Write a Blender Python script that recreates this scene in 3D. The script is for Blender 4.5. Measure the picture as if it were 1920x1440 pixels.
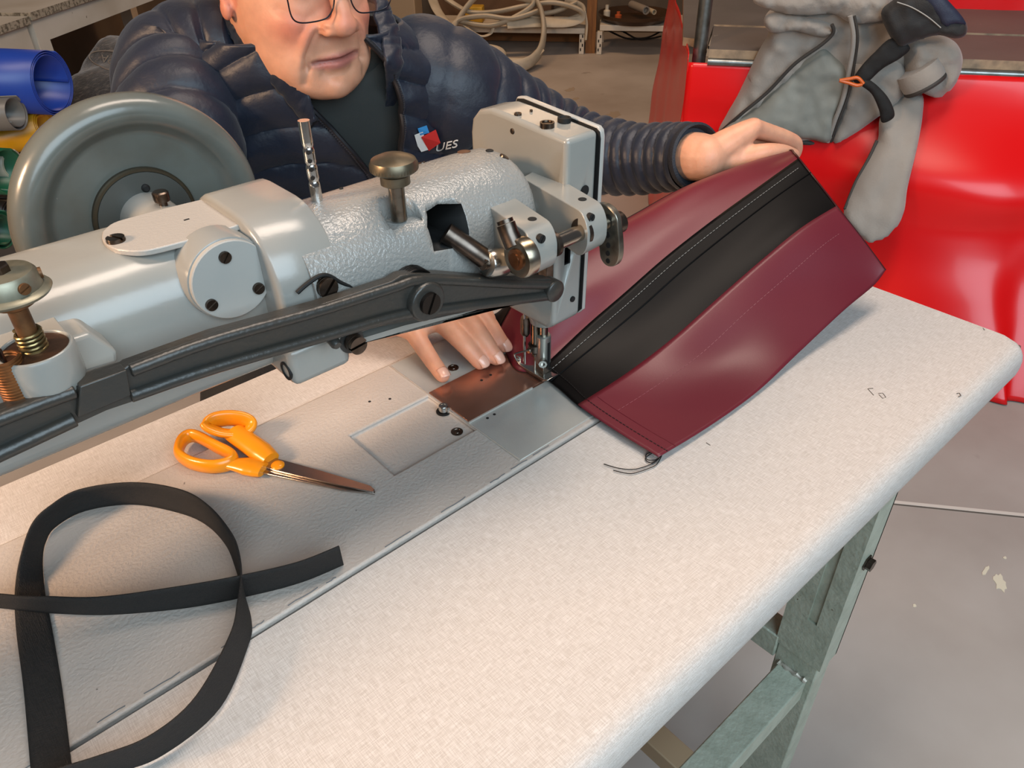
import bpy, bmesh, math, random
import numpy as np
from mathutils import Vector, Matrix, noise
random.seed(7)
for _o in list(bpy.data.objects): bpy.data.objects.remove(_o)
SC = bpy.context.scene
COL = SC.collection
PI = math.pi

# ---------------------------------------------------------------- camera
CAMZ = 1.25
FPX = 1444.4
RV = Vector((0.74445472, -0.66753099, -0.01376765))
UV = Vector((0.39927848, 0.42857358, 0.81049453))
FV = Vector((0.53512977, 0.6088736, -0.58558438))
cam_d = bpy.data.cameras.new('camera')
cam_d.sensor_width = 36.0
cam_d.lens = 36.0 * FPX / 1920.0
cam_d.clip_start = 0.02
cam = bpy.data.objects.new('camera', cam_d)
COL.objects.link(cam)
cam.matrix_world = Matrix(((RV.x, UV.x, -FV.x, 0), (RV.y, UV.y, -FV.y, 0), (RV.z, UV.z, -FV.z, CAMZ), (0, 0, 0, 1)))
SC.camera = cam

# ---------------------------------------------------------------- light
SC.view_settings.view_transform = 'Standard'
SC.view_settings.look = 'None'
SC.view_settings.gamma = 1.0
SC.view_settings.use_curve_mapping = False
SC.view_settings.exposure = -0.15
W = bpy.data.worlds.new('workshop_air')
SC.world = W
W.use_nodes = True
W.node_tree.nodes['Background'].inputs[0].default_value = (0.80, 0.82, 0.90, 1)
W.node_tree.nodes['Background'].inputs[1].default_value = 0.11

def area(name, loc, target, sx, sy, power, col, spread=180):
    d = bpy.data.lights.new(name, 'AREA')
    d.shape = 'RECTANGLE'; d.size = sx; d.size_y = sy; d.energy = power; d.color = col
    d.spread = math.radians(spread)
    o = bpy.data.objects.new(name, d); COL.objects.link(o)
    o.location = loc
    o.rotation_euler = (Vector(target) - Vector(loc)).to_track_quat('-Z', 'Y').to_euler()
    return o
area('daylight_door', (-0.3, -2.0, 2.45), (0.4, 0.6, 0.85), 3.0, 1.9, 125, (0.68, 0.87, 1.0))
area('bench_lamp', (-1.25, 0.95, 1.75), (0.35, 0.6, 0.85), 0.35, 0.35, 42, (1.0, 0.64, 0.38))
area('ceiling_lamp', (0.9, 0.5, 3.0), (0.9, 0.5, 0.0), 1.6, 0.6, 46, (1.0, 0.83, 0.70))
area('back_lamp', (3.1, 3.6, 2.5), (3.3, 3.8, 0.0), 1.2, 0.3, 30, (1.0, 0.62, 0.34))

# ---------------------------------------------------------------- pixel rays (photo 1920 x 1440) to points on known planes
CAMP = Vector((0, 0, CAMZ))
def ray(x, y): return FV + RV * ((x - 960) / FPX) + UV * ((720 - y) / FPX)
def PX(x, y, X): d = ray(x, y); return CAMP + d * (X / d.x)
def PY(x, y, Y): d = ray(x, y); return CAMP + d * (Y / d.y)
def PZ(x, y, Z): d = ray(x, y); return CAMP + d * ((Z - CAMZ) / d.z)
def PT(x, y, t): return CAMP + ray(x, y) * t
def PPL(x, y, p0, n):
    d = ray(x, y); n = Vector(n); return CAMP + d * ((Vector(p0) - CAMP).dot(n) / d.dot(n))

# ---------------------------------------------------------------- materials
def lin(c):
    if isinstance(c, str):
        c = c.lstrip('#'); c = [int(c[i:i + 2], 16) / 255 for i in (0, 2, 4)]
    return tuple((v / 12.92 if v <= 0.04045 else ((v + 0.055) / 1.055) ** 2.4) for v in c) + (1,)
MATS = {}
def mat(name, col, rough=0.5, metal=0.0, bump=None, var=None, coat=0.0, spec=0.5, stretch=None, sheen=0.0, trans=0.0, alpha=1.0, speck=None, sss=0.0):
    """col '#rrggbb'; bump=(scale,strength,detail); var=(scale,col2,lo,hi); speck=(scale,col,threshold)"""
    if name in MATS: return MATS[name]
    m = bpy.data.materials.new(name); m.use_nodes = True
    nt = m.node_tree; N = nt.nodes; L = nt.links
    b = N['Principled BSDF']
    b.inputs['Base Color'].default_value = lin(col)
    b.inputs['Roughness'].default_value = rough
    b.inputs['Metallic'].default_value = metal
    b.inputs['Coat Weight'].default_value = coat
    b.inputs['Coat Roughness'].default_value = 0.12
    b.inputs['Specular IOR Level'].default_value = spec
    b.inputs['Sheen Weight'].default_value = sheen
    b.inputs['Transmission Weight'].default_value = trans
    b.inputs['Alpha'].default_value = alpha
    if sss:
        b.inputs['Subsurface Weight'].default_value = sss
        b.inputs['Subsurface Radius'].default_value = (1.0, 0.35, 0.2)
        b.inputs['Subsurface Scale'].default_value = 0.006
    tc = N.new('ShaderNodeTexCoord'); mp = N.new('ShaderNodeMapping')
    L.new(tc.outputs['Object'], mp.inputs[0])
    if stretch: mp.inputs['Scale'].default_value = stretch
    src = None
    if var:
        n = N.new('ShaderNodeTexNoise'); n.inputs['Scale'].default_value = var[0]; n.inputs['Detail'].default_value = 6
        L.new(mp.outputs[0], n.inputs['Vector'])
        r = N.new('ShaderNodeMapRange'); r.inputs[1].default_value = var[2]; r.inputs[2].default_value = var[3]
        L.new(n.outputs[0], r.inputs[0])
        mx = N.new('ShaderNodeMix'); mx.data_type = 'RGBA'
        mx.inputs[6].default_value = lin(col); mx.inputs[7].default_value = lin(var[1])
        L.new(r.outputs[0], mx.inputs[0]); src = mx.outputs[2]
    if speck:
        n = N.new('ShaderNodeTexNoise'); n.inputs['Scale'].default_value = speck[0]; n.inputs['Detail'].default_value = 3
        L.new(mp.outputs[0], n.inputs['Vector'])
        r = N.new('ShaderNodeMapRange'); r.inputs[1].default_value = speck[2]; r.inputs[2].default_value = speck[2] + 0.03
        L.new(n.outputs[0], r.inputs[0])
        mx = N.new('ShaderNodeMix'); mx.data_type = 'RGBA'
        if src: L.new(src, mx.inputs[6])
        else: mx.inputs[6].default_value = lin(col)
        mx.inputs[7].default_value = lin(speck[1])
        L.new(r.outputs[0], mx.inputs[0]); src = mx.outputs[2]
    if src: L.new(src, b.inputs['Base Color'])
    if bump:
        n = N.new('ShaderNodeTexNoise'); n.inputs['Scale'].default_value = bump[0]; n.inputs['Detail'].default_value = bump[2] if len(bump) > 2 else 2
        L.new(mp.outputs[0], n.inputs['Vector'])
        bp = N.new('ShaderNodeBump'); bp.inputs['Strength'].default_value = bump[1]
        bp.inputs['Distance'].default_value = 0.002
        L.new(n.outputs[0], bp.inputs['Height']); L.new(bp.outputs[0], b.inputs['Normal'])
    MATS[name] = m
    return m

def weave(name, col, col2, scale, rough=0.7, bumps=0.3, amt=0.6, axes=('x', 'y')):
    """woven look: two noises stretched along two axes"""
    m = bpy.data.materials.new(name); m.use_nodes = True
    nt = m.node_tree; N = nt.nodes; L = nt.links; b = N['Principled BSDF']
    b.inputs['Roughness'].default_value = rough
    tc = N.new('ShaderNodeTexCoord')
    outs = []
    for a in axes:
        mp = N.new('ShaderNodeMapping'); L.new(tc.outputs['Object'], mp.inputs[0])
        s = [scale] * 3; s['xyz'.index(a)] = scale * 0.07
        mp.inputs['Scale'].default_value = s
        n = N.new('ShaderNodeTexNoise'); n.inputs['Scale'].default_value = 1.0; n.inputs['Detail'].default_value = 3
        L.new(mp.outputs[0], n.inputs['Vector']); outs.append(n.outputs[0])
    ad = N.new('ShaderNodeMath'); ad.operation = 'ADD'; L.new(outs[0], ad.inputs[0]); L.new(outs[1], ad.inputs[1])
    r = N.new('ShaderNodeMapRange'); r.inputs[1].default_value = 0.8; r.inputs[2].default_value = 1.2
    L.new(ad.outputs[0], r.inputs[0])
    mx = N.new('ShaderNodeMix'); mx.data_type = 'RGBA'
    mx.inputs[6].default_value = lin(col2); mx.inputs[7].default_value = lin(col)
    L.new(r.outputs[0], mx.inputs[0]); L.new(mx.outputs[2], b.inputs['Base Color'])
    bp = N.new('ShaderNodeBump'); bp.inputs['Strength'].default_value = bumps; bp.inputs['Distance'].default_value = 0.0006
    L.new(r.outputs[0], bp.inputs['Height']); L.new(bp.outputs[0], b.inputs['Normal'])
    MATS[name] = m
    return m

# ---------------------------------------------------------------- mesh builder
def frame(n, up=(0, 0, 1)):
    n = Vector(n).normalized(); up = Vector(up)
    if abs(n.dot(up)) > 0.98: up = Vector((1, 0, 0))
    a = up.cross(n).normalized(); b = n.cross(a).normalized()
    return a, b, n
class MB:
    def __init__(s): s.v = []; s.f = []; s.mi = []; s.cur = 0
    def add(s, vs, fs):
        o = len(s.v); s.v += [Vector(p) for p in vs]
        s.f += [tuple(i + o for i in f) for f in fs]; s.mi += [s.cur] * len(fs)
        return s
    def box(s, a, b):
        x0, y0, z0 = a; x1, y1, z1 = b
        vs = [(x, y, z) for x in (x0, x1) for y in (y0, y1) for z in (z0, z1)]
        return s.add(vs, [(0, 1, 3, 2), (4, 6, 7, 5), (0, 4, 5, 1), (2, 3, 7, 6), (0, 2, 6, 4), (1, 5, 7, 3)])
    def obox(s, c, ax, hx, hy, hz):
        c = Vector(c); a, b, n = ax
        vs = [c + a * (i * hx) + b * (j * hy) + n * (k * hz) for i in (-1, 1) for j in (-1, 1) for k in (-1, 1)]
        return s.add(vs, [(0, 1, 3, 2), (4, 6, 7, 5), (0, 4, 5, 1), (2, 3, 7, 6), (0, 2, 6, 4), (1, 5, 7, 3)])
    def rings(s, R, closed=True, cap0=True, cap1=True):
        n = len(R[0]); vs = [p for r in R for p in r]; fs = []
        m = n if closed else n - 1
        for i in range(len(R) - 1):
            for j in range(m):
                k = (j + 1) % n
                fs.append((i * n + j, i * n + k, (i + 1) * n + k, (i + 1) * n + j))
        if cap0 and closed: fs.append(tuple(range(n - 1, -1, -1)))
        if cap1 and closed: fs.append(tuple((len(R) - 1) * n + j for j in range(n)))
        return s.add(vs, fs)
    def lathe(s, o, ax, prof, seg=24, up=(0, 0, 1), caps=True):
        a, b, n = frame(ax, up); o = Vector(o)
        R = [[o + n * h + (a * math.cos(2 * PI * k / seg) + b * math.sin(2 * PI * k / seg)) * r for k in range(seg)] for r, h in prof]
        return s.rings(R, True, caps, caps)
    def cyl(s, p0, p1, r0, r1=None, seg=20):
        p0 = Vector(p0); p1 = Vector(p1); d = p1 - p0
        return s.lathe(p0, d, [(r0, 0), (r0 if r1 is None else r1, d.length)], seg)
    def tube(s, pts, rad, seg=10, closed=False, flat=1.0, up=(0, 0, 1)):
        pts = [Vector(p) for p in pts]; n = len(pts)
        R = []; pa = None
        for i, p in enumerate(pts):
            if closed: t = pts[(i + 1) % n] - pts[i - 1]
            else: t = pts[min(i + 1, n - 1)] - pts[max(i - 1, 0)]
            t.normalize()
            if pa is None: a, b, _ = frame(t, up)
            else:
                a = pa - t * pa.dot(t)
                if a.length < 1e-6: a = frame(t, up)[0]
                a.normalize(); b = t.cross(a)
            pa = a
            r = rad[i] if isinstance(rad, (list, tuple)) else rad
            R.append([p + a * (math.cos(2 * PI * k / seg) * r) + b * (math.sin(2 * PI * k / seg) * r * flat) for k in range(seg)])
        if closed:
            R.append(R[0]); return s.rings(R, True, False, False)
        return s.rings(R)
    def prism(s, poly, d):
        """poly: list of 3-D points, extruded by vector d"""
        d = Vector(d); n = len(poly); P = [Vector(p) for p in poly]
        vs = P + [p + d for p in P]
        fs = [tuple(range(n)), tuple(range(2 * n - 1, n - 1, -1))]
        for i in range(n):
            j = (i + 1) % n; fs.append((i, i + n, j + n, j))
        return s.add(vs, fs)
    def grid(s, G, closed_u=False):
        nu = len(G); nv = len(G[0]); vs = [p for r in G for p in r]; fs = []
        for i in range(nu if closed_u else nu - 1):
            for j in range(nv - 1):
                k = (i + 1) % nu
                fs.append((i * nv + j, k * nv + j, k * nv + j + 1, i * nv + j + 1))
        return s.add(vs, fs)
    def screw(s, c, n, r, h=0.0025, ang=0.6):
        """slotted screw head: base disc and two half discs with an open slot"""
        a, b, n = frame(n); c = Vector(c)
        s.lathe(c - n * 0.002, n, [(r, 0), (r, h * 0.45 + 0.002)], 18)
        ca, sa = math.cos(ang), math.sin(ang)
        u = a * ca + b * sa; w = b * ca - a * sa; g = 0.14
        for sg in (-1, 1):
            th0 = math.asin(g); k = 10
            poly = []
            for i in range(k + 1):
                t = th0 + (PI - 2 * th0) * i / k
                poly.append(c + n * (h * 0.45) + u * (math.cos(t) * r * 0.97) + w * (math.sin(t) * r * 0.97 * sg))
            s.prism(poly, n * (h * 0.55))
        return s
    def build(s, name, m, parent=None, smooth=True, angle=35, bevel=0, seg=2, subsurf=0, solid=0, root=None, weld=False):
        me = bpy.data.meshes.new(name)
        o = bpy.data.objects.new(name, me); COL.objects.link(o)
        org = ROOT.get(parent.name, Vector()) if parent else (Vector(root) if root is not None else Vector())
        if root is not None and parent is None: o.location = org
        me.from_pydata([tuple(p - org) for p in s.v], [], s.f)
        ms = m if isinstance(m, (list, tuple)) else [m]
        for q in ms: me.materials.append(q)
        if len(ms) > 1: me.polygons.foreach_set('material_index', s.mi)
        bm = bmesh.new(); bm.from_mesh(me)
        if weld: bmesh.ops.remove_doubles(bm, verts=bm.verts, dist=1e-6)
        bmesh.ops.recalc_face_normals(bm, faces=bm.faces)
        bm.to_mesh(me); bm.free()
        if smooth:
            me.polygons.foreach_set('use_smooth', [True] * len(me.polygons))
            if angle < 180: me.set_sharp_from_angle(angle=math.radians(angle))
        if solid:
            md = o.modifiers.new('solidify', 'SOLIDIFY'); md.thickness = solid; md.offset = 0
        if bevel:
            md = o.modifiers.new('bevel', 'BEVEL'); md.width = bevel; md.segments = seg; md.limit_method = 'ANGLE'; md.angle_limit = math.radians(40); md.harden_normals = False
        if subsurf:
            md = o.modifiers.new('subsurf', 'SUBSURF'); md.levels = subsurf; md.render_levels = subsurf
        if parent: o.parent = parent
        ROOT[o.name] = org
        return o
ROOT = {}
def thing(name, label, cat, loc, group=None):
    o = bpy.data.objects.new(name, None); COL.objects.link(o)
    o.empty_display_size = 0.05
    o.location = loc; o['label'] = label; o['category'] = cat
    if group: o['group'] = group
    ROOT[o.name] = Vector(loc)
    return o
def tag(o, label, cat, group=None):
    o['label'] = label; o['category'] = cat
    if group: o['group'] = group
    return o
def struct(o, label=None):
    o['kind'] = 'structure'
    if label: o['label'] = label
    return o
def catmull(P, n, closed=False):
    """resample control points with a Catmull-Rom spline into n points"""
    P = [Vector(p) for p in P]; m = len(P); out = []
    segs = m if closed else m - 1
    for k in range(n):
        t = k / (n if closed else n - 1) * segs
        i = min(int(t), segs - 1); f = t - i
        g = (lambda q: P[q % m]) if closed else (lambda q: P[max(0, min(m - 1, q))])
        a, b, c, d = g(i - 1), g(i), g(i + 1), g(i + 2)
        out.append(0.5 * ((2 * b) + (c - a) * f + (2 * a - 5 * b + 4 * c - d) * f * f + (3 * b - a - 3 * c + d) * f ** 3))
    return out
def lerp(xs, ys, x):
    return float(np.interp(x, xs, ys))
def bake(o):
    """replace an object's mesh by its modified mesh"""
    dg = bpy.context.evaluated_depsgraph_get(); dg.update()
    me = bpy.data.meshes.new_from_object(o.evaluated_get(dg))
    old = o.data; o.modifiers.clear(); o.data = me
    bpy.data.meshes.remove(old)
def cut(o, cutters):
    """carve real openings, then drop the cutter"""
    for c in cutters:
        md = o.modifiers.new('cut', 'BOOLEAN'); md.operation = 'DIFFERENCE'; md.object = c; md.solver = 'EXACT'; md.material_mode = 'TRANSFER'
    bake(o)
    for c in cutters: bpy.data.objects.remove(c)
def rrect(cy, cz, hy, hz, rad, n=6, x=0.0):
    """rounded rectangle in the Y-Z plane at x"""
    out = []
    for (sy, sz, a0) in ((1, 1, 0), (-1, 1, PI / 2), (-1, -1, PI), (1, -1, 3 * PI / 2)):
        r = rad if not isinstance(rad, (list, tuple)) else rad[((1, 1), (-1, 1), (-1, -1), (1, -1)).index((sy, sz))]
        for k in range(n + 1):
            a = a0 + PI / 2 * k / n
            out.append(Vector((x, cy + sy * (hy - r) + math.cos(a) * r, cz + sz * (hz - r) + math.sin(a) * r)))
    return out

# shared materials
M_ENAMEL = mat('grey_enamel', '#918e89', 0.22, bump=(380, 0.5, 2), spec=0.65, var=(9, '#8a8985', 0.4, 0.75))
M_ENAMEL_S = mat('grey_enamel_smooth', '#929089', 0.22, bump=(160, 0.05, 2), spec=0.6, var=(12, '#8c8b87', 0.4, 0.8))
M_BED = mat('bed_enamel', '#b3a89f', 0.42, bump=(300, 0.4, 2), var=(7, '#a69c94', 0.35, 0.75), speck=(110, '#6d655f', 0.765))
M_STEEL = mat('bright_steel', '#b9b6b0', 0.22, 1.0, bump=(200, 0.04))
M_DSTEEL = mat('oily_steel', '#6c6159', 0.33, 1.0, var=(60, '#453a31', 0.4, 0.7))
M_BLACK = mat('blackened_iron', '#2f2e2b', 0.36, 0.0, spec=0.6, bump=(260, 0.18, 3), var=(25, '#3a332b', 0.45, 0.8))
M_HOLE = mat('bore_dark', '#080706', 0.7)

# ================================================================ the room
E1 = Vector((0.645, -0.764, 0)); E2 = Vector((0.764, 0.645, 0))   # the workshop walls run along these
def RM(a, b, z=0.0): return E1 * a + E2 * b + Vector((0, 0, z))
m_conc = mat('concrete_floor', '#b3aaa2', 0.55, bump=(18, 0.12, 6), var=(2.2, '#9b9087', 0.35, 0.7), speck=(5.0, '#8f857c', 0.70), spec=0.4)
b = MB()
c0 = [RM(-4.5, -3.5), RM(4.5, -3.5), RM(4.5, 6.35), RM(-4.5, 6.35)]
b.add(c0 + [p - Vector((0, 0, 0.1)) for p in c0], [(0, 1, 2, 3), (7, 6, 5, 4), (0, 4, 5, 1), (1, 5, 6, 2), (2, 6, 7, 3), (3, 7, 4, 0)])
floor = struct(b.build('floor', m_conc, smooth=False))
# saw joint across the concrete
j0 = PZ(1640, 938, 0); j1 = PZ(1960, 970, 0); jd = (j1 - j0).normalized()
js = Vector((-jd.y, jd.x, 0)) * 0.005
b = MB(); q0 = j0 - jd * 1.2; q1 = j1 + jd * 2.0
b.prism([q0 - js, q1 - js, q1 + js, q0 + js], (0, 0, 0.0012))
b.build('joint_strip', mat('joint_filler', '#d0c6bb', 0.7), floor, smooth=False)
b = MB(); b.prism([q0 - js * 1.8, q1 - js * 1.8, q1 - js, q0 - js], (0, 0, 0.0006))
b.build('joint_edge', mat('joint_dark', '#5b524a', 0.8), floor, smooth=False)
m_splat = mat('cream_paint', '#d6cdb6', 0.6)
def blob(px, py, rx, ry, ang, n=18, sd=1, jag=0.3):
    rr = random.Random(sd); c = PZ(px, py, 0.0); out = []
    for k in range(n):
        t = 2 * PI * k / n; r = 1 + rr.uniform(-jag, jag)
        x, y = math.cos(t) * rx * r, math.sin(t) * ry * r
        out.append(c + Vector((x * math.cos(ang) - y * math.sin(ang), x * math.sin(ang) + y * math.cos(ang), 0)))
    return out
for (px, py, rx, ry, an, sd) in ((1874, 1092, 0.022, 0.011, 0.5, 3), (1848, 1070, 0.016, 0.004, 0.15, 4), (1715, 1136, 0.004, 0.003, 0, 5), (1884, 1046, 0.004, 0.003, 0, 6)):
    MB().prism(blob(px, py, rx, ry, an, 18, sd), (0, 0, 0.0008)).build('paint_splash', m_splat, floor, smooth=False)
for (px, py, rx, sd) in ((1070, 168, 0.05, 8), (1150, 215, 0.07, 9), (1080, 185, 0.03, 10)):
    MB().prism(blob(px, py, rx, rx * 0.5, 0.3, 18, sd), (0, 0, 0.0008)).build('paint_splash', mat('pale_scuff', '#9c8d7c', 0.7), floor, smooth=False)

m_wall = mat('dim_plaster', '#6b5c4c', 0.85, bump=(30, 0.2, 4), var=(3, '#54473a', 0.4, 0.7))
b = MB(); p0, p1 = RM(-4.5, 6.25), RM(4.5, 6.25)
b.prism([p0, p1, p1 + E2 * 0.1, p0 + E2 * 0.1], (0, 0, 2.6)); struct(b.build('wall_back', m_wall, smooth=False))
b = MB(); p0, p1 = RM(-2.75, -0.5), RM(-2.75, 6.25)
b.prism([p0, p1, p1 - E1 * 0.1, p0 - E1 * 0.1], (0, 0, 2.6)); struct(b.build('wall_left', m_wall, smooth=False))
b = MB(); p0, p1 = RM(3.3, 1.2), RM(3.3, 6.25)
b.prism([p0, p1, p1 + E1 * 0.1, p0 + E1 * 0.1], (0, 0, 2.6)); struct(b.build('wall_right', m_wall, smooth=False))

# ================================================================ sewing table
TZ = 0.75
tab = thing('sewing_table', 'industrial sewing table with pale linen-look top and green-grey hammered steel stand', 'table', (0.2, 0.45, 0))
m_lam = weave('linen_laminate', '#cbc3bd', '#b3a9a1', 1300, 0.5, 0.2)
BX0, BX1, BY0, BY1 = -0.62, 0.560, 0.4075, 0.6445      # cut-out for the machine bed
XL, XR, YN, YF = -0.75, 0.9545, 0.161, 0.7265
prof = [(YN + 0.240, 0.7100), (YN + 0.012, 0.7100), (YN + 0.004, 0.7105), (YN + 0.001, 0.716), (YN, 0.724), (YN + 0.0005, 0.732), (YN + 0.0025, 0.739), (YN + 0.006, 0.7445), (YN + 0.011, 0.748), (YN + 0.018, 0.7498), (YN + 0.026, TZ), (BY0, TZ)]
b = MB()
R = []
for x, dy in ((XL, 0), (XR - 0.018, 0), (XR - 0.010, 0.0012), (XR - 0.004, 0.005), (XR, 0.014)):
    R.append([Vector((x, y + (dy if i not in (0, len(prof) - 1) else 0), z)) for i, (y, z) in enumerate(prof)])
b.rings(R)
b.box((XL, BY1, 0.71), (XR, YF, TZ))
b.box((BX1, BY0, 0.71), (XR, BY1, TZ))
b.box((XL, BY0, 0.71), (BX0, BY1, TZ))
b.build('tabletop', m_lam, tab, angle=50)
m_core = mat('chipboard_core', '#5a4636', 0.8, bump=(300, 0.4))
b = MB(); b.box((XR - 0.001, 0.172, 0.722), (XR + 0.0025, 0.205, 0.744)); b.build('chipped_edge', m_core, tab, bevel=0.002)
b = MB(); b.box((XL, YN + 0.006, 0.705), (XR - 0.01, YN + 0.24, 0.710)); b.build('backing_board', mat('backing', '#6f685f', 0.7), tab)
# pencil marks
m_pen = mat('pencil_mark', '#4f453d', 0.6)
for pts in ([(1627, 729), (1638, 741)], [(1627, 729), (1637, 728)], [(1647, 738), (1655, 737), (1661, 745), (1655, 747), (1648, 740)], [(1794, 738), (1799, 737), (1802, 742), (1797, 744)], [(1843, 615), (1846, 619)], [(1324, 830), (1332, 835)]):
    MB().tube([PZ(x, y, TZ + 0.0002) for x, y in pts], 0.0004, 5).build('pencil_mark', m_pen, tab)
# stand
m_ham = mat('hammered_green', '#a9ad9d', 0.42, 0.1, bump=(170, 0.5, 2), var=(40, '#989c8c', 0.4, 0.7), speck=(130, '#6b5a44', 0.74))
def stand_leg(x, y, sgn):
    """telescopic leg: slotted upper sleeve over a lower post, joined by a bolt"""
    b = MB(); b.box((x, y, 0.03), (x + 0.034, y + 0.056, 0.70)); b.build('leg', m_ham, tab, bevel=0.002)
    b = MB()
    t = 0.003; h0, h1 = 0.40, 0.705
    b.box((x - t, y - t, h0), (x, y + 0.018, h1)); b.box((x - t, y + 0.030, h0), (x, y + 0.059, h1))
    b.box((x - t, y + 0.018, h0), (x, y + 0.030, h0 + 0.07))
    b.box((x, y - t, h0), (x + 0.037, y, h1)); b.box((x, y + 0.056, h0), (x + 0.037, y + 0.059, h1))
    b.box((x + 0.034, y - t, h0), (x + 0.037, y + 0.059, h1))
    b.build('leg_sleeve', m_ham, tab, smooth=False)
    b = MB(); b.lathe((x + 0.018, y - t, 0.585), (0, -1, 0), [(0.010, 0), (0.010, 0.002), (0.0075, 0.0022), (0.0075, 0.008)], 6)
    b.build('bolt', M_DSTEEL, tab, smooth=False)
    b = MB(); b.box((x - 0.02, y - 0.01, 0.0), (x + 0.055, y + 0.066, 0.03)); b.build('foot', m_ham, tab, bevel=0.004)
LEGX, LEGY = 0.652, 0.176
for lx in (LEGX, -0.62):
    for ly in (LEGY, 0.600):
        stand_leg(lx, ly, 1)
    b = MB(); b.box((lx - 0.004, LEGY + 0.056, 0.37), (lx + 0.030, 0.600, 0.41)); b.build('cross_bar', m_ham, tab, bevel=0.002)
b = MB(); b.box((-0.62 + 0.034, LEGY + 0.008, 0.325), (LEGX, LEGY + 0.048, 0.365)); b.build('stretcher', m_ham, tab, bevel=0.002)
b = MB(); b.box((-0.62 + 0.034, 0.606, 0.10), (LEGX, 0.640, 0.14)); b.build('stretcher', m_ham, tab, bevel=0.002)
# weld bead where the stretcher meets the leg
b = MB()
pts = [Vector((LEGX - 0.002, LEGY + 0.008 + 0.04 * k / 12, 0.366 + 0.001 * math.sin(k * 2.1))) for k in range(13)]
b.tube(pts, [0.003 + 0.0012 * math.sin(k * 1.7) for k in range(13)], 8); b.build('weld_bead', mat('weld', '#b5ada0', 0.5, 0.4), tab)
# pedal rail below
b = MB(); b.box((0.555, 0.232, 0.10), (0.595, 0.606, 0.135)); b.build('pedal_bar', mat('rail_brown', '#9c8468', 0.6), tab, bevel=0.002)

# ================================================================ sewing machine
mc = thing('sewing_machine', 'old grey industrial sewing machine with long arm, black lifting lever and large handwheel', 'sewing machine', (0.3, 0.52, TZ))
BT = 0.753
b = MB()
xs = [-0.60, 0.2745, 0.3735, 0.556]; ys = [0.4105, 0.4835, 0.563, 0.642]; zb = 0.70; zp = BT - 0.0045
V = {}; vs = []; fs = []
def vid(p):
    k = tuple(round(c, 6) for c in p)
    if k not in V: V[k] = len(vs); vs.append(p)
    return V[k]
for i in range(3):
    for j in range(3):
        z = zp if (i == 1 and j == 1) else BT
        fs.append([vid((xs[a], ys[c], z)) for a, c in ((i, j), (i + 1, j), (i + 1, j + 1), (i, j + 1))])
pk = [(1, 1), (2, 1), (2, 2), (1, 2)]
for k in range(4):
    a, c = pk[k], pk[(k + 1) % 4]
    fs.append([vid((xs[a[0]], ys[a[1]], BT)), vid((xs[c[0]], ys[c[1]], BT)), vid((xs[c[0]], ys[c[1]], zp)), vid((xs[a[0]], ys[a[1]], zp))])
ring = [(i, 0) for i in range(4)] + [(3, j) for j in range(1, 4)] + [(i, 3) for i in (2, 1, 0)] + [(0, j) for j in (2, 1)]
for k in range(len(ring)):
    a, c = ring[k], ring[(k + 1) % len(ring)]
    fs.append([vid((xs[a[0]], ys[a[1]], BT)), vid((xs[c[0]], ys[c[1]], BT)), vid((xs[c[0]], ys[c[1]], zb)), vid((xs[a[0]], ys[a[1]], zb))])
b.add(vs, fs); b.build('bed', M_BED, mc, bevel=0.0028, seg=3)
# chipped paint along the near bed edge
m_chip = mat('chipped_paint', '#5d6266', 0.6)
rr = random.Random(3); x = -0.3
while x < 0.40:
    L = rr.uniform(0.004, 0.03); y = 0.4135 + rr.uniform(-0.0005, 0.001)
    MB().tube([(x + L * k / 4, y + rr.uniform(-0.0006, 0.0006), BT + 0.0001) for k in range(5)], 0.0005, 5).build('paint_chip', m_chip, mc)
    x += L + rr.uniform(0.006, 0.05)
# plates
m_plate = mat('ground_steel_plate', '#b4b4ae', 0.36, 0.35, bump=(700, 0.06), var=(14, '#a8a5a0', 0.4, 0.7), stretch=(1, 1, 1))
m_plate_reflect = mat('polished_plate_warm_reflect', '#b98a76', 0.24, 0.85, bump=(60, 0.03), var=(18, '#a3745f', 0.4, 0.7))  # warm reflections on the shiny metal are painted into its base colour
m_edge = mat('bright_edge', '#d6d0c8', 0.3, 0.6)
PXE = 0.3748
def plate(name, y0, y1, x1, m, zt):
    b = MB(); b.box((PXE + 0.0008, y0, BT - 0.003), (x1, y1, zt)); o = b.build(name, m, mc, bevel=0.0007); return o
plate('slide_plate', 0.5648, 0.6375, 0.548, m_plate, BT + 0.0010)
plate('needle_plate', 0.4952, 0.5642, 0.548, m_plate_reflect, BT + 0.0026)
plate('slide_plate', 0.4165, 0.4945, 0.548, m_plate, BT + 0.0010)
b = MB(); b.box((PXE - 0.0006, 0.4165, BT - 0.002), (PXE + 0.0008, 0.6375, BT + 0.0012)); b.build('plate_edge', m_edge, mc)
b = MB(); b.box((PXE, 0.4938, BT), (0.4640, 0.4953, BT + 0.0026)); b.build('plate_edge', m_edge, mc)
def hole(px, py, z, r=0.0016):
    c = PZ(px, py, z); b = MB(); b.cyl(c - Vector((0, 0, 0.002)), c + Vector((0, 0, 0.0002)), r, seg=14); b.build('oil_hole', M_HOLE, mc)
for (px, py, z) in ((693, 753, BT), (731, 748, BT), (903, 713, BT + 0.0026), (920, 703, BT + 0.0026), (914, 784, BT + 0.001), (927, 777, BT + 0.001)): hole(px, py, z)
c = PZ(832, 772, BT - 0.004)
b = MB(); b.lathe(c, (0, 0, 1), [(0.0080, 0), (0.0080, 0.0012), (0.0066, 0.0012), (0.0066, 0.0004)], 24); b.build('button_ring', M_HOLE, mc)
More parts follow.
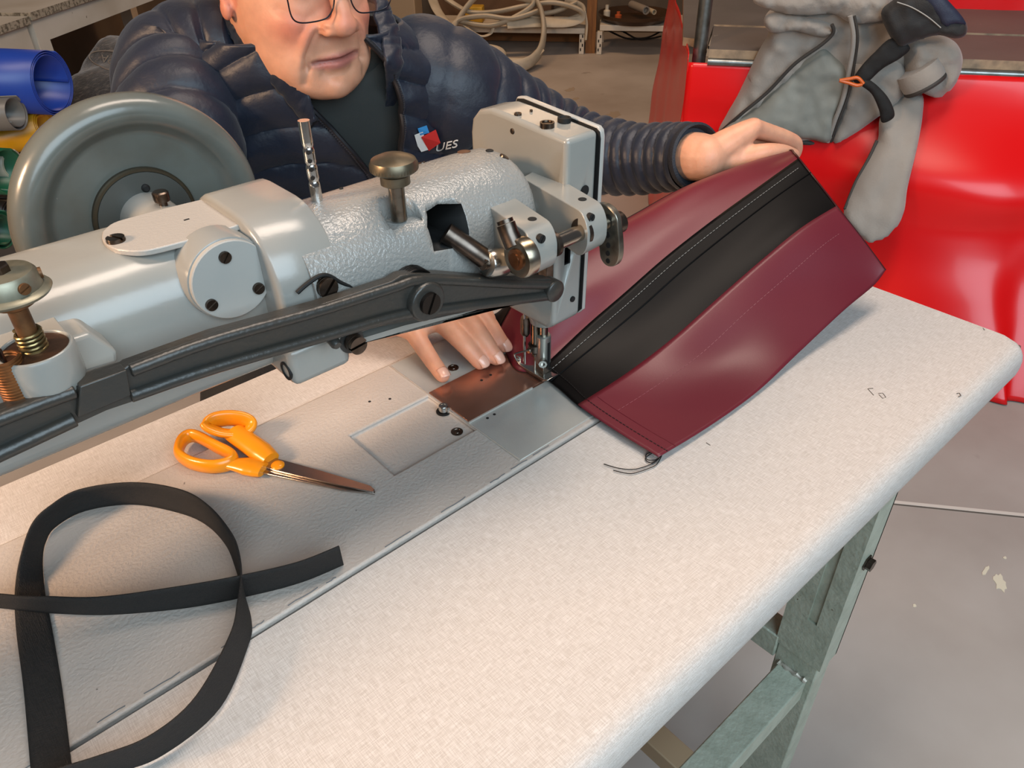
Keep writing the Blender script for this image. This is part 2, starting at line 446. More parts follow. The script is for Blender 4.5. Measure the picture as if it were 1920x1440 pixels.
b = MB(); b.lathe(c, (0, 0, 1), [(0.0052, 0), (0.0052, 0.0075), (0.0046, 0.0085), (0.0028, 0.0085), (0.0026, 0.0078)], 24); b.build('push_button', M_STEEL, mc)
for (px, py, z, r) in ((857, 810, BT - 0.0045, 0.0062), (850, 690, BT + 0.001, 0.0062)):
    c = PZ(px, py, z); b = MB()
    b.lathe(c, (0, 0, 1), [(r, 0), (r, 0.0008), (r * .72, 0.0008), (r * .66, 0.0003), (r * .45, 0.0003), (r * .4, 0.0008), (r * .12, 0.0008)], 24); b.build('bed_screw', M_DSTEEL, mc)

# ---- arm (rear section, behind the collar) and front section
b = MB()
def arm_ring(x, cy, cz, hy, hz, rd): return rrect(cy, cz, hy, hz, rd, 7, x)
RDR = [0.032, 0.042, 0.012, 0.012]
R = [arm_ring(-0.62, 0.543, 0.970, 0.0535, 0.055, RDR), arm_ring(-0.1, 0.543, 0.970, 0.0535, 0.055, RDR), arm_ring(0.12, 0.543, 0.970, 0.0535, 0.055, RDR), arm_ring(0.20, 0.538, 0.970, 0.053, 0.054, RDR)]
b.rings(R); arm = b.build('arm_rear', M_ENAMEL_S, mc, angle=40)
b = MB()
rd2 = [0.046, 0.046, 0.03, 0.03]
R = [arm_ring(0.215 + 0.185 * k / 30, 0.505, 0.9740, 0.0520, 0.0500, rd2) for k in range(31)] + [arm_ring(0.425, 0.505, 0.9740, 0.051, 0.0490, rd2), arm_ring(0.432, 0.505, 0.9735, 0.048, 0.0465, rd2), arm_ring(0.436, 0.505, 0.9735, 0.044, 0.0425, [0.040, 0.041, 0.03, 0.03])]
b.rings(R); arm2 = b.build('arm_front', M_ENAMEL, mc, angle=40)
# window in the arm behind the rear lug
cb = MB(); w0 = PY(830, 470, 0.454); w1 = PY(893, 420, 0.454)
cb.add([], [])
poly = [PY(x, y, 0.44) for x, y in ((833, 482), (829, 440), (838, 415), (862, 402), (900, 398), (900, 470))]
cb.prism(poly, (0, 0.075, 0)); ct = cb.build('cutter', M_HOLE)
cb = MB(); kc = PY(748, 402, 0.473); cb.cyl(kc + Vector((0, -0.004, -0.006)), kc + Vector((0, -0.004, 0.08)), 0.0155, seg=24); ct2 = cb.build('cutter', M_ENAMEL)
cut(arm2, [ct, ct2])
# dark rocker shaft inside the window, ending in the bright link
b = MB(); a1 = PY(922, 494, 0.436); a0 = PY(836, 436, 0.462)
b.tube([a0, a0.lerp(a1, .5), a1], [0.0085, 0.0085, 0.0085], 16); b.build('rocker_shaft', M_DSTEEL, mc)
b = MB(); l0 = PY(912, 494, 0.436); l1 = PY(950, 490, 0.436)
b.lathe(l0, l1 - l0, [(0.006, -0.001), (0.0105, 0.0), (0.0118, 0.002), (0.0118, 0.018), (0.0105, 0.020)], 22); b.build('link_end', M_STEEL, mc)
b = MB(); b.screw(l0 + (l0 - l1).normalized() * 0.002, l0 - l1, 0.0055); b.build('link_screw', M_DSTEEL, mc)
# ---- collar band
b = MB()
def col_ring(x, g): return rrect(0.522, 0.976, 0.0645 + g, 0.058 + g, [0.036, 0.052, 0.014, 0.014], 8, x)
R = [col_ring(0.1900, -0.003), col_ring(0.1915, -0.0008), col_ring(0.194, 0.0), col_ring(0.238, 0.0), col_ring(0.240, -0.001)]
b.rings(R); b.build('arm_collar', M_ENAMEL_S, mc, angle=40)
# collar foot block
b = MB(); f0 = PY(552, 712, 0.462); 
b.box((0.186, 0.4560, 0.9125), (0.236, 0.575, 0.945)); b.build('collar_foot', M_ENAMEL_S, mc, bevel=0.006, seg=3)
c = Vector((0.1858, 0.466, 0.924)); b = MB(); b.lathe(c, (-1, 0, 0), [(0.0075, -0.003), (0.0075, 0.0006), (0.0055, 0.0006), (0.0055, -0.002)], 20); b.build('bolt_bore', M_HOLE, mc)
# ---- flat oval cover on top of the rear arm
b = MB()
def ov(px, py): return PZ(px, py, 1.0265)
outl = [ov(*p) for p in ((193, 437), (192, 450), (200, 461), (216, 469), (245, 473), (275, 472), (320, 462), (400, 440), (463, 419), (397, 372), (330, 388), (250, 409), (212, 421))]
outl = catmull(outl[:9], 40) + [outl[9]] + catmull(outl[10:] + [outl[0]], 12)[:-1]
b.prism([p - Vector((0, 0, 0.003)) for p in outl], (0, 0, 0.0042)); b.build('oval_cover', mat('cover_enamel', '#aaa39b', 0.32, bump=(400, 0.15), speck=(700, '#6f6a64', 0.78)), mc, bevel=0.0008)
b = MB(); b.screw(PZ(218, 452, 1.0276), (0, 0, 1), 0.0062, 0.003, 0.4); b.build('cover_screw', M_DSTEEL, mc)
b = MB(); c = PZ(350, 412, 1.0276); b.box(c - Vector((0.002, 0.001, 0.002)), c + Vector((0.002, 0.001, 0.0002))); b.build('oil_hole', M_HOLE, mc)
# ---- round inspection cover on the near side
dc = PY(432, 522, 0.484)
b = MB(); b.lathe(dc + Vector((0, 0.03, 0)), (0, -1, 0), [(0.0305, 0.006), (0.0305, 0.026), (0.0295, 0.0295), (0.0285, 0.030)], 48); b.build('cover_seat', M_ENAMEL_S, mc)
b = MB(); b.lathe(dc, (0, -1, 0), [(0.0285, -0.002), (0.0285, 0.0030), (0.0278, 0.0038)], 48); b.build('round_cover', mat('cover_enamel2', '#a6a39d', 0.3, bump=(120, 0.04)), mc)
for (px, py, an) in ((421, 482, 0.9), (484, 540, 0.5), (396, 571, 0.5)):
    b = MB(); b.screw(PY(px, py, 0.480), (0, -1, 0), 0.0042, 0.0022, an); b.build('cover_screw', M_DSTEEL, mc)
# ---- handwheel on the far side
WC = Vector((0.168, 0.655, 1.000)); WR = 0.0985
WC = PY(272, 405, 0.655)
b = MB()
prof = [(0.012, 0.006), (0.030, 0.006), (0.0335, 0.002), (0.036, 0.0), (0.040, 0.0015), (0.066, 0.0015), (0.071, 0.004), (0.0755, 0.011), (0.081, 0.0165), (0.088, 0.0175), (0.0945, 0.014), (0.098, 0.007), (0.0985, -0.002), (0.096, -0.012), (0.090, -0.018), (0.082, -0.018), (0.076, -0.010), (0.066, -0.007), (0.012, -0.007)]
b.lathe(WC, (0, -1, 0), prof, 96); b.build('handwheel', mat('wheel_enamel', '#63655f', 0.26, bump=(90, 0.05), var=(20, '#5b5850', 0.45, 0.75), speck=(140, '#b3ab9e', 0.775), coat=0.2), mc, angle=60)
b = MB(); b.lathe(WC, (0, -1, 0), [(0.0415, 0.0010), (0.0415, 0.0050), (0.0405, 0.0060), (0.0385, 0.0060), (0.0380, 0.004)], 64); b.build('wheel_ring', mat('brass_worn', '#4b4132', 0.45, 0.6), mc)
b = MB(); b.lathe(WC, (0, -1, 0), [(0.0382, 0.002), (0.0382, 0.0066), (0.020, 0.0085)], 48); b.build('wheel_hub', mat('hub_grey', '#454642', 0.35), mc)
b = MB(); b.lathe(WC, (0, -1, 0), [(0.0225, 0.004), (0.0225, 0.05), (0.0225, 0.07)], 40); b.build('bearing_boss', M_ENAMEL_S, mc)
c = PY(272, 352, 0.648); b = MB(); b.lathe(c, (0, -1, 0), [(0.0033, -0.004), (0.0033, 0.002), (0.002, 0.0035)], 18); b.build('hub_stud', M_HOLE, mc)
c = WC + Vector((0.004, -0.045, 0.0225)); b = MB(); b.lathe(c, (0, 0, 1), [(0.0032, -0.004), (0.0032, 0.003), (0.0058, 0.0032), (0.0062, 0.005), (0.0062, 0.010), (0.005, 0.011)], 20); b.build('boss_screw', M_DSTEEL, mc)
# ---- thread post
pb = PY(594, 371, 0.512); pt = PY(575, 229, 0.512); pb.z = 1.02; pt = Vector((pb.x, pb.y, 1.0835))
b = MB(); b.tube([pb.lerp(pt, k / 30) for k in range(31)], [0.0043 if (k % 6) not in (3,) or k < 8 or k > 22 else 0.0036 for k in range(31)], 16); b.build('thread_post', mat('chrome', '#d9d7d4', 0.12, 1.0), mc)
for k in range(4):
    c = pb.lerp(pt, 0.36 + 0.1 * k); b = MB(); b.cyl(c + Vector((-0.003, -0.0044, 0)), c + Vector((0.003, 0.002, 0)), 0.0016, seg=10); b.build('post_hole', M_HOLE, mc)
# ---- mushroom knob
kb = kc + Vector((0, 0, -0.004)); b = MB()
b.lathe(kb, (0, 0, 1), [(0.0062, 0), (0.0062, 0.030)], 20); b.build('knob_stem', mat('stem_steel', '#8d8478', 0.28, 1.0, var=(80, '#5c5247', 0.5, 0.7)), mc)
b = MB(); K = []
prof = [(0.0095, 0.028), (0.0112, 0.029), (0.0112, 0.0355), (0.0085, 0.037), (0.0085, 0.0375), (0.0165, 0.0385), (0.0178, 0.040), (0.0178, 0.0435), (0.0165, 0.047), (0.011, 0.0495), (0.004, 0.0505)]
a, bb, nn = frame((0, 0, 1))
for r, h in prof:
    row = []
    for k in range(96):
        rr2 = r + (0.0004 if (k % 2 and 0.0165 < r < 0.0179 and 0.039 < h < 0.045) else 0)
        row.append(kb + nn * h + (a * math.cos(2 * PI * k / 96) + bb * math.sin(2 * PI * k / 96)) * rr2)
    K.append(row)
b.rings(K); b.build('knob_cap', mat('knob_brass', '#7d7361', 0.36, 0.85, var=(70, '#5f5544', 0.4, 0.7)), mc)
# oil holes and screws along the front arm top
from mathutils.bvhtree import BVHTree
bva = BVHTree.FromPolygons([v.co + ROOT['sewing_machine'] for v in arm2.data.vertices], [tuple(p.vertices) for p in arm2.data.polygons])
for (px, py, r, m) in ((870, 276, 0.0058, mat('rust_cap', '#6a4a36', 0.5, 0.4)), (918, 268, 0.0035, M_HOLE), (946, 264, 0.0042, M_DSTEEL), (791, 297, 0.003, M_DSTEEL), (640, 342, 0.0016, M_HOLE)):
    c = None
    while c is None:
        dd = ray(px, py).normalized(); c, nrm = bva.ray_cast(CAMP, dd)[:2]; py += 3
    if nrm.dot(dd) > 0: nrm = -nrm
    b = MB(); b.lathe(c - nrm * 0.004, nrm, [(r, 0), (r, 0.0046), (r * .8, 0.0050)], 20); b.build('oil_cap', m, mc)

# ---- machine head
b = MB()
hp = [(0.449, 1.037), (0.449, 0.955), (0.4605, 0.935), (0.4615, 0.850), (0.470, 0.842), (0.545, 0.842), (0.568, 0.855), (0.578, 0.885), (0.579, 1.015), (0.576, 1.028), (0.566, 1.038), (0.548, 1.0425), (0.53, 1.042)]
b.prism([(0.461, y, z) for y, z in hp], (0.038, 0, 0)); head = b.build('head', M_ENAMEL_S, mc, bevel=0.0045, seg=4)
cb = MB(); cb.box((0.458, 0.4645, 0.885), (0.49, 0.53, 0.962)); ct = cb.build('cutter', M_HOLE)
cb = MB(); cb.box((0.4735, 0.42, 0.912), (0.4815, 0.49, 0.955)); ct2 = cb.build('cutter', M_HOLE)
cut(head, [ct, ct2])
b = MB()
fp = [(0.4465, 1.031), (0.4465, 0.95), (0.4590, 0.930), (0.4600, 0.853), (0.466, 0.846), (0.54, 0.846), (0.555, 0.86), (0.560, 0.89), (0.560, 1.034), (0.555, 1.0445), (0.5465, 1.046), (0.4515, 1.0395), (0.448, 1.037)]
b.prism([(0.4995, y, z) for y, z in fp], (0.0065, 0, 0)); b.build('face_plate', mat('plate_enamel', '#aaa69f', 0.22, bump=(80, 0.03)), mc, bevel=0.0018, seg=3)
b = MB(); b.prism([(0.4988, 0.45 + (y - 0.45) * 0.985, 0.95 + (z - 0.95) * 0.985) for y, z in fp], (0.0012, 0, 0)); b.build('gasket', M_HOLE, mc)
for (px, py, r, m) in ((971, 213, 0.0034, M_DSTEEL), (1026, 230, 0.0064, M_DSTEEL), (1058, 221, 0.0060, M_HOLE), (996, 207, 0.0014, M_DSTEEL)):
    c = PZ(px, py, 1.0425); b = MB(); b.lathe(c - Vector((0, 0, 0.004)), (0, 0, 1), [(r, 0), (r, 0.0046), (r * .75, 0.0046), (r * .7, 0.0035), (r * .3, 0.0035)], 22); b.build('oil_cap', m, mc)
c = PX(961, 246, 0.461); b = MB(); b.lathe(c, (-1, 0, 0), [(0.0026, -0.001), (0.0026, 0.0006), (0.0015, 0.001)], 16); b.build('oil_cap', M_DSTEEL, mc)
c = PY(1096, 358, 0.4488); b = MB(); b.lathe(c, (0, -1, 0), [(0.0052, -0.002), (0.0052, 0.0005)], 18); b.build('side_bore', M_HOLE, mc)
c = PY(1074, 561, 0.4602); b = MB(); b.lathe(c, (0, -1, 0), [(0.003, -0.002), (0.003, 0.0005)], 16); b.build('side_bore', M_HOLE, mc)
# dark mechanism inside the head opening
b = MB(); b.box((0.4655, 0.478, 0.887), (0.482, 0.527, 0.96)); b.build('inner_block', mat('inner_dark', '#171514', 0.45, 0.3), mc)
b = MB(); c = PY(1025, 492, 0.468); b.lathe(c, (0, -1, 0), [(0.0052, -0.004), (0.0052, 0.004), (0.0026, 0.004), (0.0026, 0.001)], 18); b.build('inner_screw', M_DSTEEL, mc)
b = MB(); b.box((0.452, 0.462, 0.895), (0.461, 0.474, 0.952)); b.build('guide_bar', M_DSTEEL, mc, bevel=0.001)
b = MB(); b.rings([rrect(0.506, 0.958, 0.040, 0.032, 0.02, 6, x_) for x_ in (0.424, 0.448, 0.464)]); b.build('head_neck', M_ENAMEL_S, mc, angle=40)
# nozzle, bars, needle clamp, presser foot
NX, NY = 0.4828, 0.5105
b = MB(); b.lathe((0.4865, 0.501, 0.846), (0, 0, -1), [(0.0215, -0.002), (0.0205, 0.004), (0.0165, 0.012), (0.0150, 0.018)], 28); b.build('bar_bushing', M_ENAMEL_S, mc)
PBX, PBY = 0.4885, 0.5035
b = MB(); b.cyl((PBX, PBY, 0.775), (PBX, PBY, 0.835), 0.0050); b.build('presser_bar', mat('bar_steel', '#8f877b', 0.2, 1.0), mc)
b = MB(); b.lathe((PBX, PBY, 0.829), (0, 0, -1), [(0.0072, 0), (0.0072, 0.008), (0.006, 0.009)], 20); b.build('bar_collar', M_DSTEEL, mc)
b = MB(); b.lathe((PBX, PBY, 0.809), (0, 0, -1), [(0.0072, 0), (0.0084, 0.001), (0.0084, 0.034), (0.0076, 0.036)], 22)
b.build('presser_holder', mat('holder_steel', '#a7a69e', 0.3, 0.8), mc)
b = MB(); b.box((PBX - 0.0015, PBY - 0.0089, 0.772), (PBX + 0.0015, PBY - 0.0075, 0.802)); b.build('holder_slot', M_HOLE, mc)
b = MB(); c = Vector((PBX - 0.006, PBY - 0.006, 0.7795)); b.lathe(c, (-0.7, -0.7, 0), [(0.0048, 0), (0.0048, 0.006), (0.0026, 0.006), (0.0024, 0.003)], 8); b.build('holder_screw', M_STEEL, mc)
b = MB(); b.cyl((NX, NY, 0.788), (NX, NY, 0.86), 0.0046); b.build('needle_bar', mat('bar_steel2', '#6f655a', 0.22, 1.0), mc)
b = MB(); b.lathe((NX, NY, 0.797), (0, 0, -1), [(0.005, 0), (0.0075, 0.001), (0.0075, 0.009), (0.0035, 0.013), (0.0035, 0.016)], 20); b.build('needle_clamp', M_DSTEEL, mc)
b = MB(); b.tube([(NX, NY, 0.786), (NX, NY, 0.765), (NX, NY, 0.752)], [0.0012, 0.0011, 0.0003], 8); b.build('needle', M_STEEL, mc)
b = MB(); c = Vector((NX - 0.0075, NY - 0.001, 0.7925)); b.lathe(c, (-1, -0.3, 0), [(0.0032, 0), (0.0032, 0.004), (0.0022, 0.005)], 14); b.build('needle_screw', M_DSTEEL, mc)
# second thin bar and wire thread guide
b = MB(); b.cyl((NX - 0.008, NY + 0.008, 0.770), (NX - 0.008, NY + 0.008, 0.85), 0.0016, seg=10); b.build('guide_rod', M_STEEL, mc)
b = MB(); c = PY(985, 612, 0.520); b.lathe(c, (0, 0, -1), [(0.0045, -0.012), (0.0055, -0.008), (0.0055, 0.008), (0.003, 0.012)], 14); b.build('tension_stud', M_DSTEEL, mc)
wp = [PY(x, y, 0.5085) for x, y in ((998, 655), (985, 658), (967, 663), (965, 668), (970, 676), (974, 675), (973, 669), (968, 668))]
b = MB(); b.tube(catmull(wp, 40), 0.0010, 8); b.build('wire_guide', M_STEEL, mc)
# presser foot: sole with a raised toe and heel
b = MB()
b.box((PBX - 0.006, PBY - 0.007, 0.762), (PBX + 0.006, PBY + 0.006, 0.776))
sole = [(0.4905, -0.022, 0.7605), (0.4905, 0.020, 0.7605), (0.4905, 0.027, 0.765)]
R = []
for dy, z0, z1 in ((-0.026, 0.7625, 0.7640), (-0.020, 0.7580, 0.7620), (0.012, 0.7575, 0.7620), (0.020, 0.7590, 0.7625), (0.026, 0.7640, 0.7665)):
    y = NY + dy; R.append([Vector((0.477, y, z0)), Vector((0.494, y, z0)), Vector((0.494, y, z1)), Vector((0.477, y, z1))])
b.rings(R); b.build('presser_foot', M_STEEL, mc, bevel=0.0008)

# ---- lugs with the cross shaft
def lug(BL, BR, FR, FL, zt, h, name='shaft_lug'):
    """arm reaching towards the camera side with a rounded nose"""
    b = MB(); R = []
    d = ((FL - BL) + (FR - BR)) * 0.5; ln = d.length; d.normalize()
    for k in range(13):
        t = k / 12 * ln
        e = 0.0
        hh = h * (0.85 + 0.15 * t / ln)
        L = BL.lerp(FL, k / 12); Rr = BR.lerp(FR, k / 12)
        R.append((L, Rr, 0.0, hh))
    rows = []
    rad = h * 0.5
    for L, Rr, dz, hh in R: rows.append((L, Rr, zt, zt - hh))
    Lf, Rf, z1, z0 = rows[-1]
    for k in range(1, 9):
        a = PI / 2 * k / 9
        o = d * (math.sin(a) * rad * 0.8); q = (1 - math.cos(a)) * (z1 - z0) * 0.5
        rows.append((Lf + o, Rf + o, z1 - q, z0 + q))
    b.rings([[Vector((L.x, L.y, zt_)), Vector((Rr.x, Rr.y, zt_)), Vector((Rr.x, Rr.y, zb_)), Vector((L.x, L.y, zb_))] for L, Rr, zt_, zb_ in rows])
    return b.build(name, M_ENAMEL_S, mc, bevel=0.003, seg=3, angle=50)
ZL = 0.998
def Z(px, py): return PZ(px, py, ZL)
lug(Z(888, 368), Z(932, 348), Z(1026, 411), Z(980, 431), ZL, 0.040)
lug(Z(979, 333), Z(1013, 313), Z(1120, 376), Z(1083, 393), ZL, 0.040)
sh = PY(1035, 428, 0.4005); SY, SZ = sh.y, 0.9800
sx0, sx1 = Z(980, 431).x - 0.012, 0.455
b = MB(); b.cyl((sx0, SY, SZ), (sx1 + 0.004, SY, SZ), 0.0066); b.build('cross_shaft', mat('shaft_steel', '#b0a79b', 0.18, 1.0), mc)
l2x = Z(1083, 393).x
b = MB(); b.lathe((l2x + 0.001, SY, SZ), (-1, 0, 0), [(0.0115, -0.002), (0.0115, 0.0012), (0.0080, 0.0012)], 28); b.build('shaft_bush', M_DSTEEL, mc)
b = MB(); b.lathe((Z(1026, 411).x - 0.001, SY, SZ), (1, 0, 0), [(0.0105, -0.002), (0.0105, 0.0012), (0.0080, 0.0012)], 28); b.build('shaft_bush', M_DSTEEL, mc)
# clamp on the shaft end
cx = Z(980, 431).x - 0.0015
b = MB(); b.lathe((cx, SY, SZ), (-1, 0, 0), [(0.0150, 0), (0.0158, 0.001), (0.0158, 0.010), (0.0148, 0.0115), (0.0090, 0.0115)], 32); b.build('shaft_clamp', mat('clamp_steel', '#b3aa9c', 0.25, 1.0, var=(60, '#8d7e66', 0.5, 0.7)), mc)
b = MB(); b.lathe((cx - 0.0105, SY, SZ), (-1, 0, 0), [(0.0085, 0), (0.0085, 0.0025), (0.0055, 0.0032), (0.0055, 0.0042), (0.0035, 0.0045)], 24); b.build('shaft_end', mat('bronze', '#6e4a32', 0.3, 0.9), mc)
b = MB(); b.tube([(cx - 0.008, SY + 0.006, SZ + 0.008), (cx - 0.008, SY + 0.012, SZ + 0.016), (cx - 0.008, SY + 0.016, SZ + 0.023)], [0.008, 0.0075, 0.0075], 16); b.build('clamp_ear', M_DSTEEL, mc)
b = MB(); b.lathe((cx - 0.008, SY + 0.016, SZ + 0.0235), (0, 0.5, 0.9), [(0.0065, 0), (0.0065, 0.003), (0.0045, 0.003), (0.004, 0.001)], 20); b.build('clamp_screw', M_DSTEEL, mc)
for (px, py) in ((998, 411), (1092, 374)):
    c = PZ(px, py, ZL); b = MB(); b.lathe(c, (0, 0, 1), [(0.0036, -0.003), (0.0036, 0.0005)], 18); b.build('oil_hole', M_HOLE, mc)
nf = Z(980, 431).y - 0.0136
for (px, py) in ((1020, 450), (1113, 410)):
    c = PY(px, py, nf - 0.002); b = MB(); b.screw(c + Vector((0, 0.0036, 0)), (0, -1, 0), 0.0035, 0.002, 1.0); b.build('set_screw', M_HOLE, mc)
# slotted quadrant at the far end of the shaft
qx = Z(1120, 376).x + 0.004
qp = [PX(x, y, qx) for x, y in ((1128, 372), (1139, 368), (1146, 376), (1146, 400), (1141, 440), (1131, 468), (1118, 479), (1103, 476), (1098, 462), (1103, 440), (1115, 420))]
qc = Vector((qx, SY, SZ))
qp = [(qx, SY + dy * 0.8, SZ + dz * 0.76) for dy, dz in ((0.016, 0.014), (0.002, 0.019), (-0.013, 0.012), (-0.018, -0.004), (-0.022, -0.030), (-0.018, -0.046), (-0.006, -0.052), (0.004, -0.046), (0.008, -0.030), (0.018, -0.008))]
b = MB(); b.prism(catmull(qp, 40, True), (0.006, 0, 0)); b.build('quadrant', mat('quadrant_steel', '#8b857a', 0.3, 0.9, var=(40, '#5d564a', 0.5, 0.7)), mc, bevel=0.0008)
for dy, dz, r in ((-0.004, -0.014, 0.0034), (-0.006, -0.026, 0.0030), (-0.006, -0.036, 0.0028), (-0.007, -0.045, 0.0028), (-0.004, 0.006, 0.004)):
    dy, dz = dy * 0.8, dz * 0.76; b = MB(); b.cyl((qx - 0.0005, SY + dy, SZ + dz), (qx + 0.0065, SY + dy, SZ + dz), r * 0.8, seg=14); b.build('quadrant_hole', M_HOLE, mc)
b = MB(); b.lathe((qx + 0.006, SY - 0.002, SZ - 0.004), (1, 0, 0), [(0.0095, 0), (0.0095, 0.010), (0.008, 0.011)], 24); b.build('shaft_nut', M_DSTEEL, mc)

# ---- black lifting lever
LY = 0.4385
lev = [(-60, 798), (60, 750), (140, 722), (160, 715), (235, 690), (240, 686), (400, 628), (600, 572), (735, 528), (752, 517), (775, 513), (830, 514), (960, 524), (1030, 522), (1045, 528), (1051, 542), (1046, 557), (1030, 564), (900, 580), (830, 592), (780, 600), (700, 616), (600, 645), (400, 702), (200, 770), (0, 862), (-60, 890)]
b = MB(); b.prism([PY(x, y, LY) for x, y in lev], (0, 0.010, 0))
for pts, r in (([(-60, 808), (60, 762), (140, 733)], 0.0046), ([(244, 695), (400, 638), (600, 582), (735, 540), (800, 524), (960, 532), (1030, 534)], 0.0042), ([(-60, 878), (0, 850), (140, 785)], 0.005), ([(244, 742), (400, 689), (600, 632), (740, 592), (800, 584), (900, 570), (1030, 554)], 0.0046)):
    b.tube(catmull([PY(x, y, LY) for x, y in pts], 24), r, 10)
pl = [(150, 725), (238, 694), (246, 742), (190, 766), (146, 784)]
b.prism([PY(x, y, LY - 0.0045) for x, y in pl], (0, 0.01, 0))
pc = PY(795, 562, LY)
b.lathe(pc, (0, -1, 0), [(0.0165, -0.008), (0.0165, 0.004), (0.0150, 0.0065), (0.0105, 0.0065)], 32)
ec = PY(1035, 543, LY); b.lathe(ec, (0, -1, 0), [(0.0105, -0.008), (0.0105, 0.005), (0.009, 0.0062)], 26)
b.build('lifting_lever', M_BLACK, mc, angle=40, bevel=0.0012)
b = MB(); b.screw(pc + Vector((0, -0.006, 0)), (0, -1, 0), 0.0090, 0.004, 1.1); b.build('pivot_screw', mat('dark_screw', '#2e2824', 0.3, 0.7), mc)
# pivot coil spring behind the lever
b = MB(); sc_ = PY(765, 540, 0.452); pts = []
for k in range(5 * 24):
    a = 2 * PI * k / 24; pts.append(sc_ + Vector((math.cos(a) * 0.0185, -0.0105 + 0.0022 * k / 24 , math.sin(a) * 0.0185)))
b.tube(pts, 0.0011, 8); b.build('lever_spring', mat('spring_black', '#1c1a19', 0.3, 0.7), mc)
# wire clip with its bolt on the collar
wp = [PY(x, y, 0.4545) for x, y in ((557, 549), (575, 533), (598, 518), (615, 517), (640, 530), (675, 544))]
b = MB(); b.tube(catmull(wp, 30), 0.0017, 8); b.build('wire_clip', M_HOLE, mc)
b = MB(); b.screw(PY(609, 536, 0.4555), (0, -1, 0), 0.0078, 0.006, 0.8); b.build('clip_bolt', M_DSTEEL, mc)
# flange, stop pin and low bolt
b = MB()
fl = [PY(x, y, 0.462) for x, y in ((655, 648), (975, 556), (975, 572), (850, 592), (760, 612), (668, 640), (655, 656))]
b.prism(fl, (0, 0.03, 0)); b.build('arm_flange', M_ENAMEL_S, mc, bevel=0.0015)
b = MB(); c = PY(664, 642, 0.452); b.screw(c, (0, -1, 0), 0.0075, 0.007, 0.1); b.build('flange_bolt', M_DSTEEL, mc)
b = MB(); c = PY(664, 642, 0.452); b.lathe(c + Vector((0, 0.003, 0)), (0, 1, 0), [(0.0105, 0), (0.0105, 0.02)], 22); b.build('bolt_boss', mat('dark_boss', '#2c2c2b', 0.4), mc)
b = MB(); b.lathe(PY(622, 636, 0.445), (0, -1, -0.3), [(0.0042, -0.01), (0.0042, 0.006), (0.003, 0.008)], 14); b.build('stop_pin', M_BLACK, mc)

# ---- regulator boss at the near left of the arm
bc = PY(64, 650, 0.456); bx, by = bc.x, bc.y
b = MB(); b.lathe((bx, by, 0.984), (0, 0, 1), [(0.012, 0), (0.0170, 0.002), (0.0198, 0.006), (0.0205, 0.011), (0.0205, 0.0285), (0.0195, 0.031), (0.0180, 0.031), (0.0175, 0.0285)], 40)
b.box((bx - 0.020, by, 0.986), (bx + 0.0205, by + 0.07, 1.008)); b.build('regulator_boss', M_ENAMEL_S, mc, bevel=0.003, seg=2)
b = MB(); b.prism([(bx + 0.01, by + 0.002, 0.986), (bx + 0.040, by + 0.010, 0.980), (bx + 0.042, by + 0.010, 0.988), (bx + 0.032, by + 0.016, 1.004), (bx + 0.01, by + 0.012, 1.006)], (0, 0.05, 0)); b.build('boss_web', M_ENAMEL_S, mc, bevel=0.003, seg=3)
m_rust = mat('rusty_steel', '#7a5433', 0.5, 0.6, var=(90, '#4d3423', 0.4, 0.7))
b = MB(); b.lathe((bx, by, 1.0122), (0, 0, 1), [(0.0178, 0), (0.0178, 0.0012), (0.006, 0.002)], 36); b.build('boss_well', mat('oily_rust', '#4a3325', 0.5, 0.5, bump=(200, 0.3)), mc)
b = MB(); pts = [(bx + math.cos(k * 0.5236) * 0.0066, by + math.sin(k * 0.5236) * 0.0066, 1.0125 + k / 12 * 0.0025) for k in range(66)]
b.tube(pts, 0.0011, 8); b.build('regulator_spring', mat('spring_brass', '#8c7b55', 0.3, 0.9), mc)
b = MB(); b.lathe((bx, by, 1.012), (0, 0, 1), [(0.0052, 0), (0.0052, 0.028), (0.0105, 0.031), (0.0115, 0.034), (0.0105, 0.037)], 24); b.build('regulator_stem', m_rust, mc)
b = MB(); b.lathe((bx, by, 1.0475), (0, 0, 1), [(0.0100, 0), (0.0200, 0.0012), (0.0212, 0.0030), (0.0200, 0.0042), (0.0172, 0.0050), (0.0165, 0.0125), (0.0150, 0.0145), (0.0060, 0.0150)], 40); b.build('regulator_cap', mat('cap_zinc', '#8f8b79', 0.4, 0.6, var=(60, '#6d6a5a', 0.4, 0.7)), mc)
b = MB(); b.lathe((bx, by, 1.0620), (0, 0, 1), [(0.0052, 0), (0.0052, 0.004), (0.0046, 0.0048)], 6); b.build('cap_bolt', M_DSTEEL, mc, angle=20)
for a in (-1.25, -2.5, -0.1):
    c = Vector((bx + math.cos(a) * 0.0166, by + math.sin(a) * 0.0166, 1.0565)); b = MB(); b.screw(c, (math.cos(a), math.sin(a), 0), 0.0032, 0.0015, 0.3); b.build('cap_screw', m_rust, mc)
s0 = PY(22, 705, 0.452); b = MB(); pts = []
for k in range(18 * 16):
    pts.append((s0.x + math.cos(k * PI / 8) * 0.0082, s0.y + math.sin(k * PI / 8) * 0.0082, 0.983 + k / 16 * 0.0019))
b.tube(pts, 0.00105, 7); b.build('tension_spring', mat('rusty_spring', '#8c5a33', 0.45, 0.7, var=(120, '#5e3a22', 0.4, 0.7)), mc)
b = MB(); b.tube([(s0.x, s0.y, 1.012), (s0.x, s0.y, 1.022), (s0.x - 0.004, s0.y, 1.027), (s0.x - 0.008, s0.y + 0.003, 1.022)], 0.0012, 8); b.build('spring_hook', M_DSTEEL, mc)

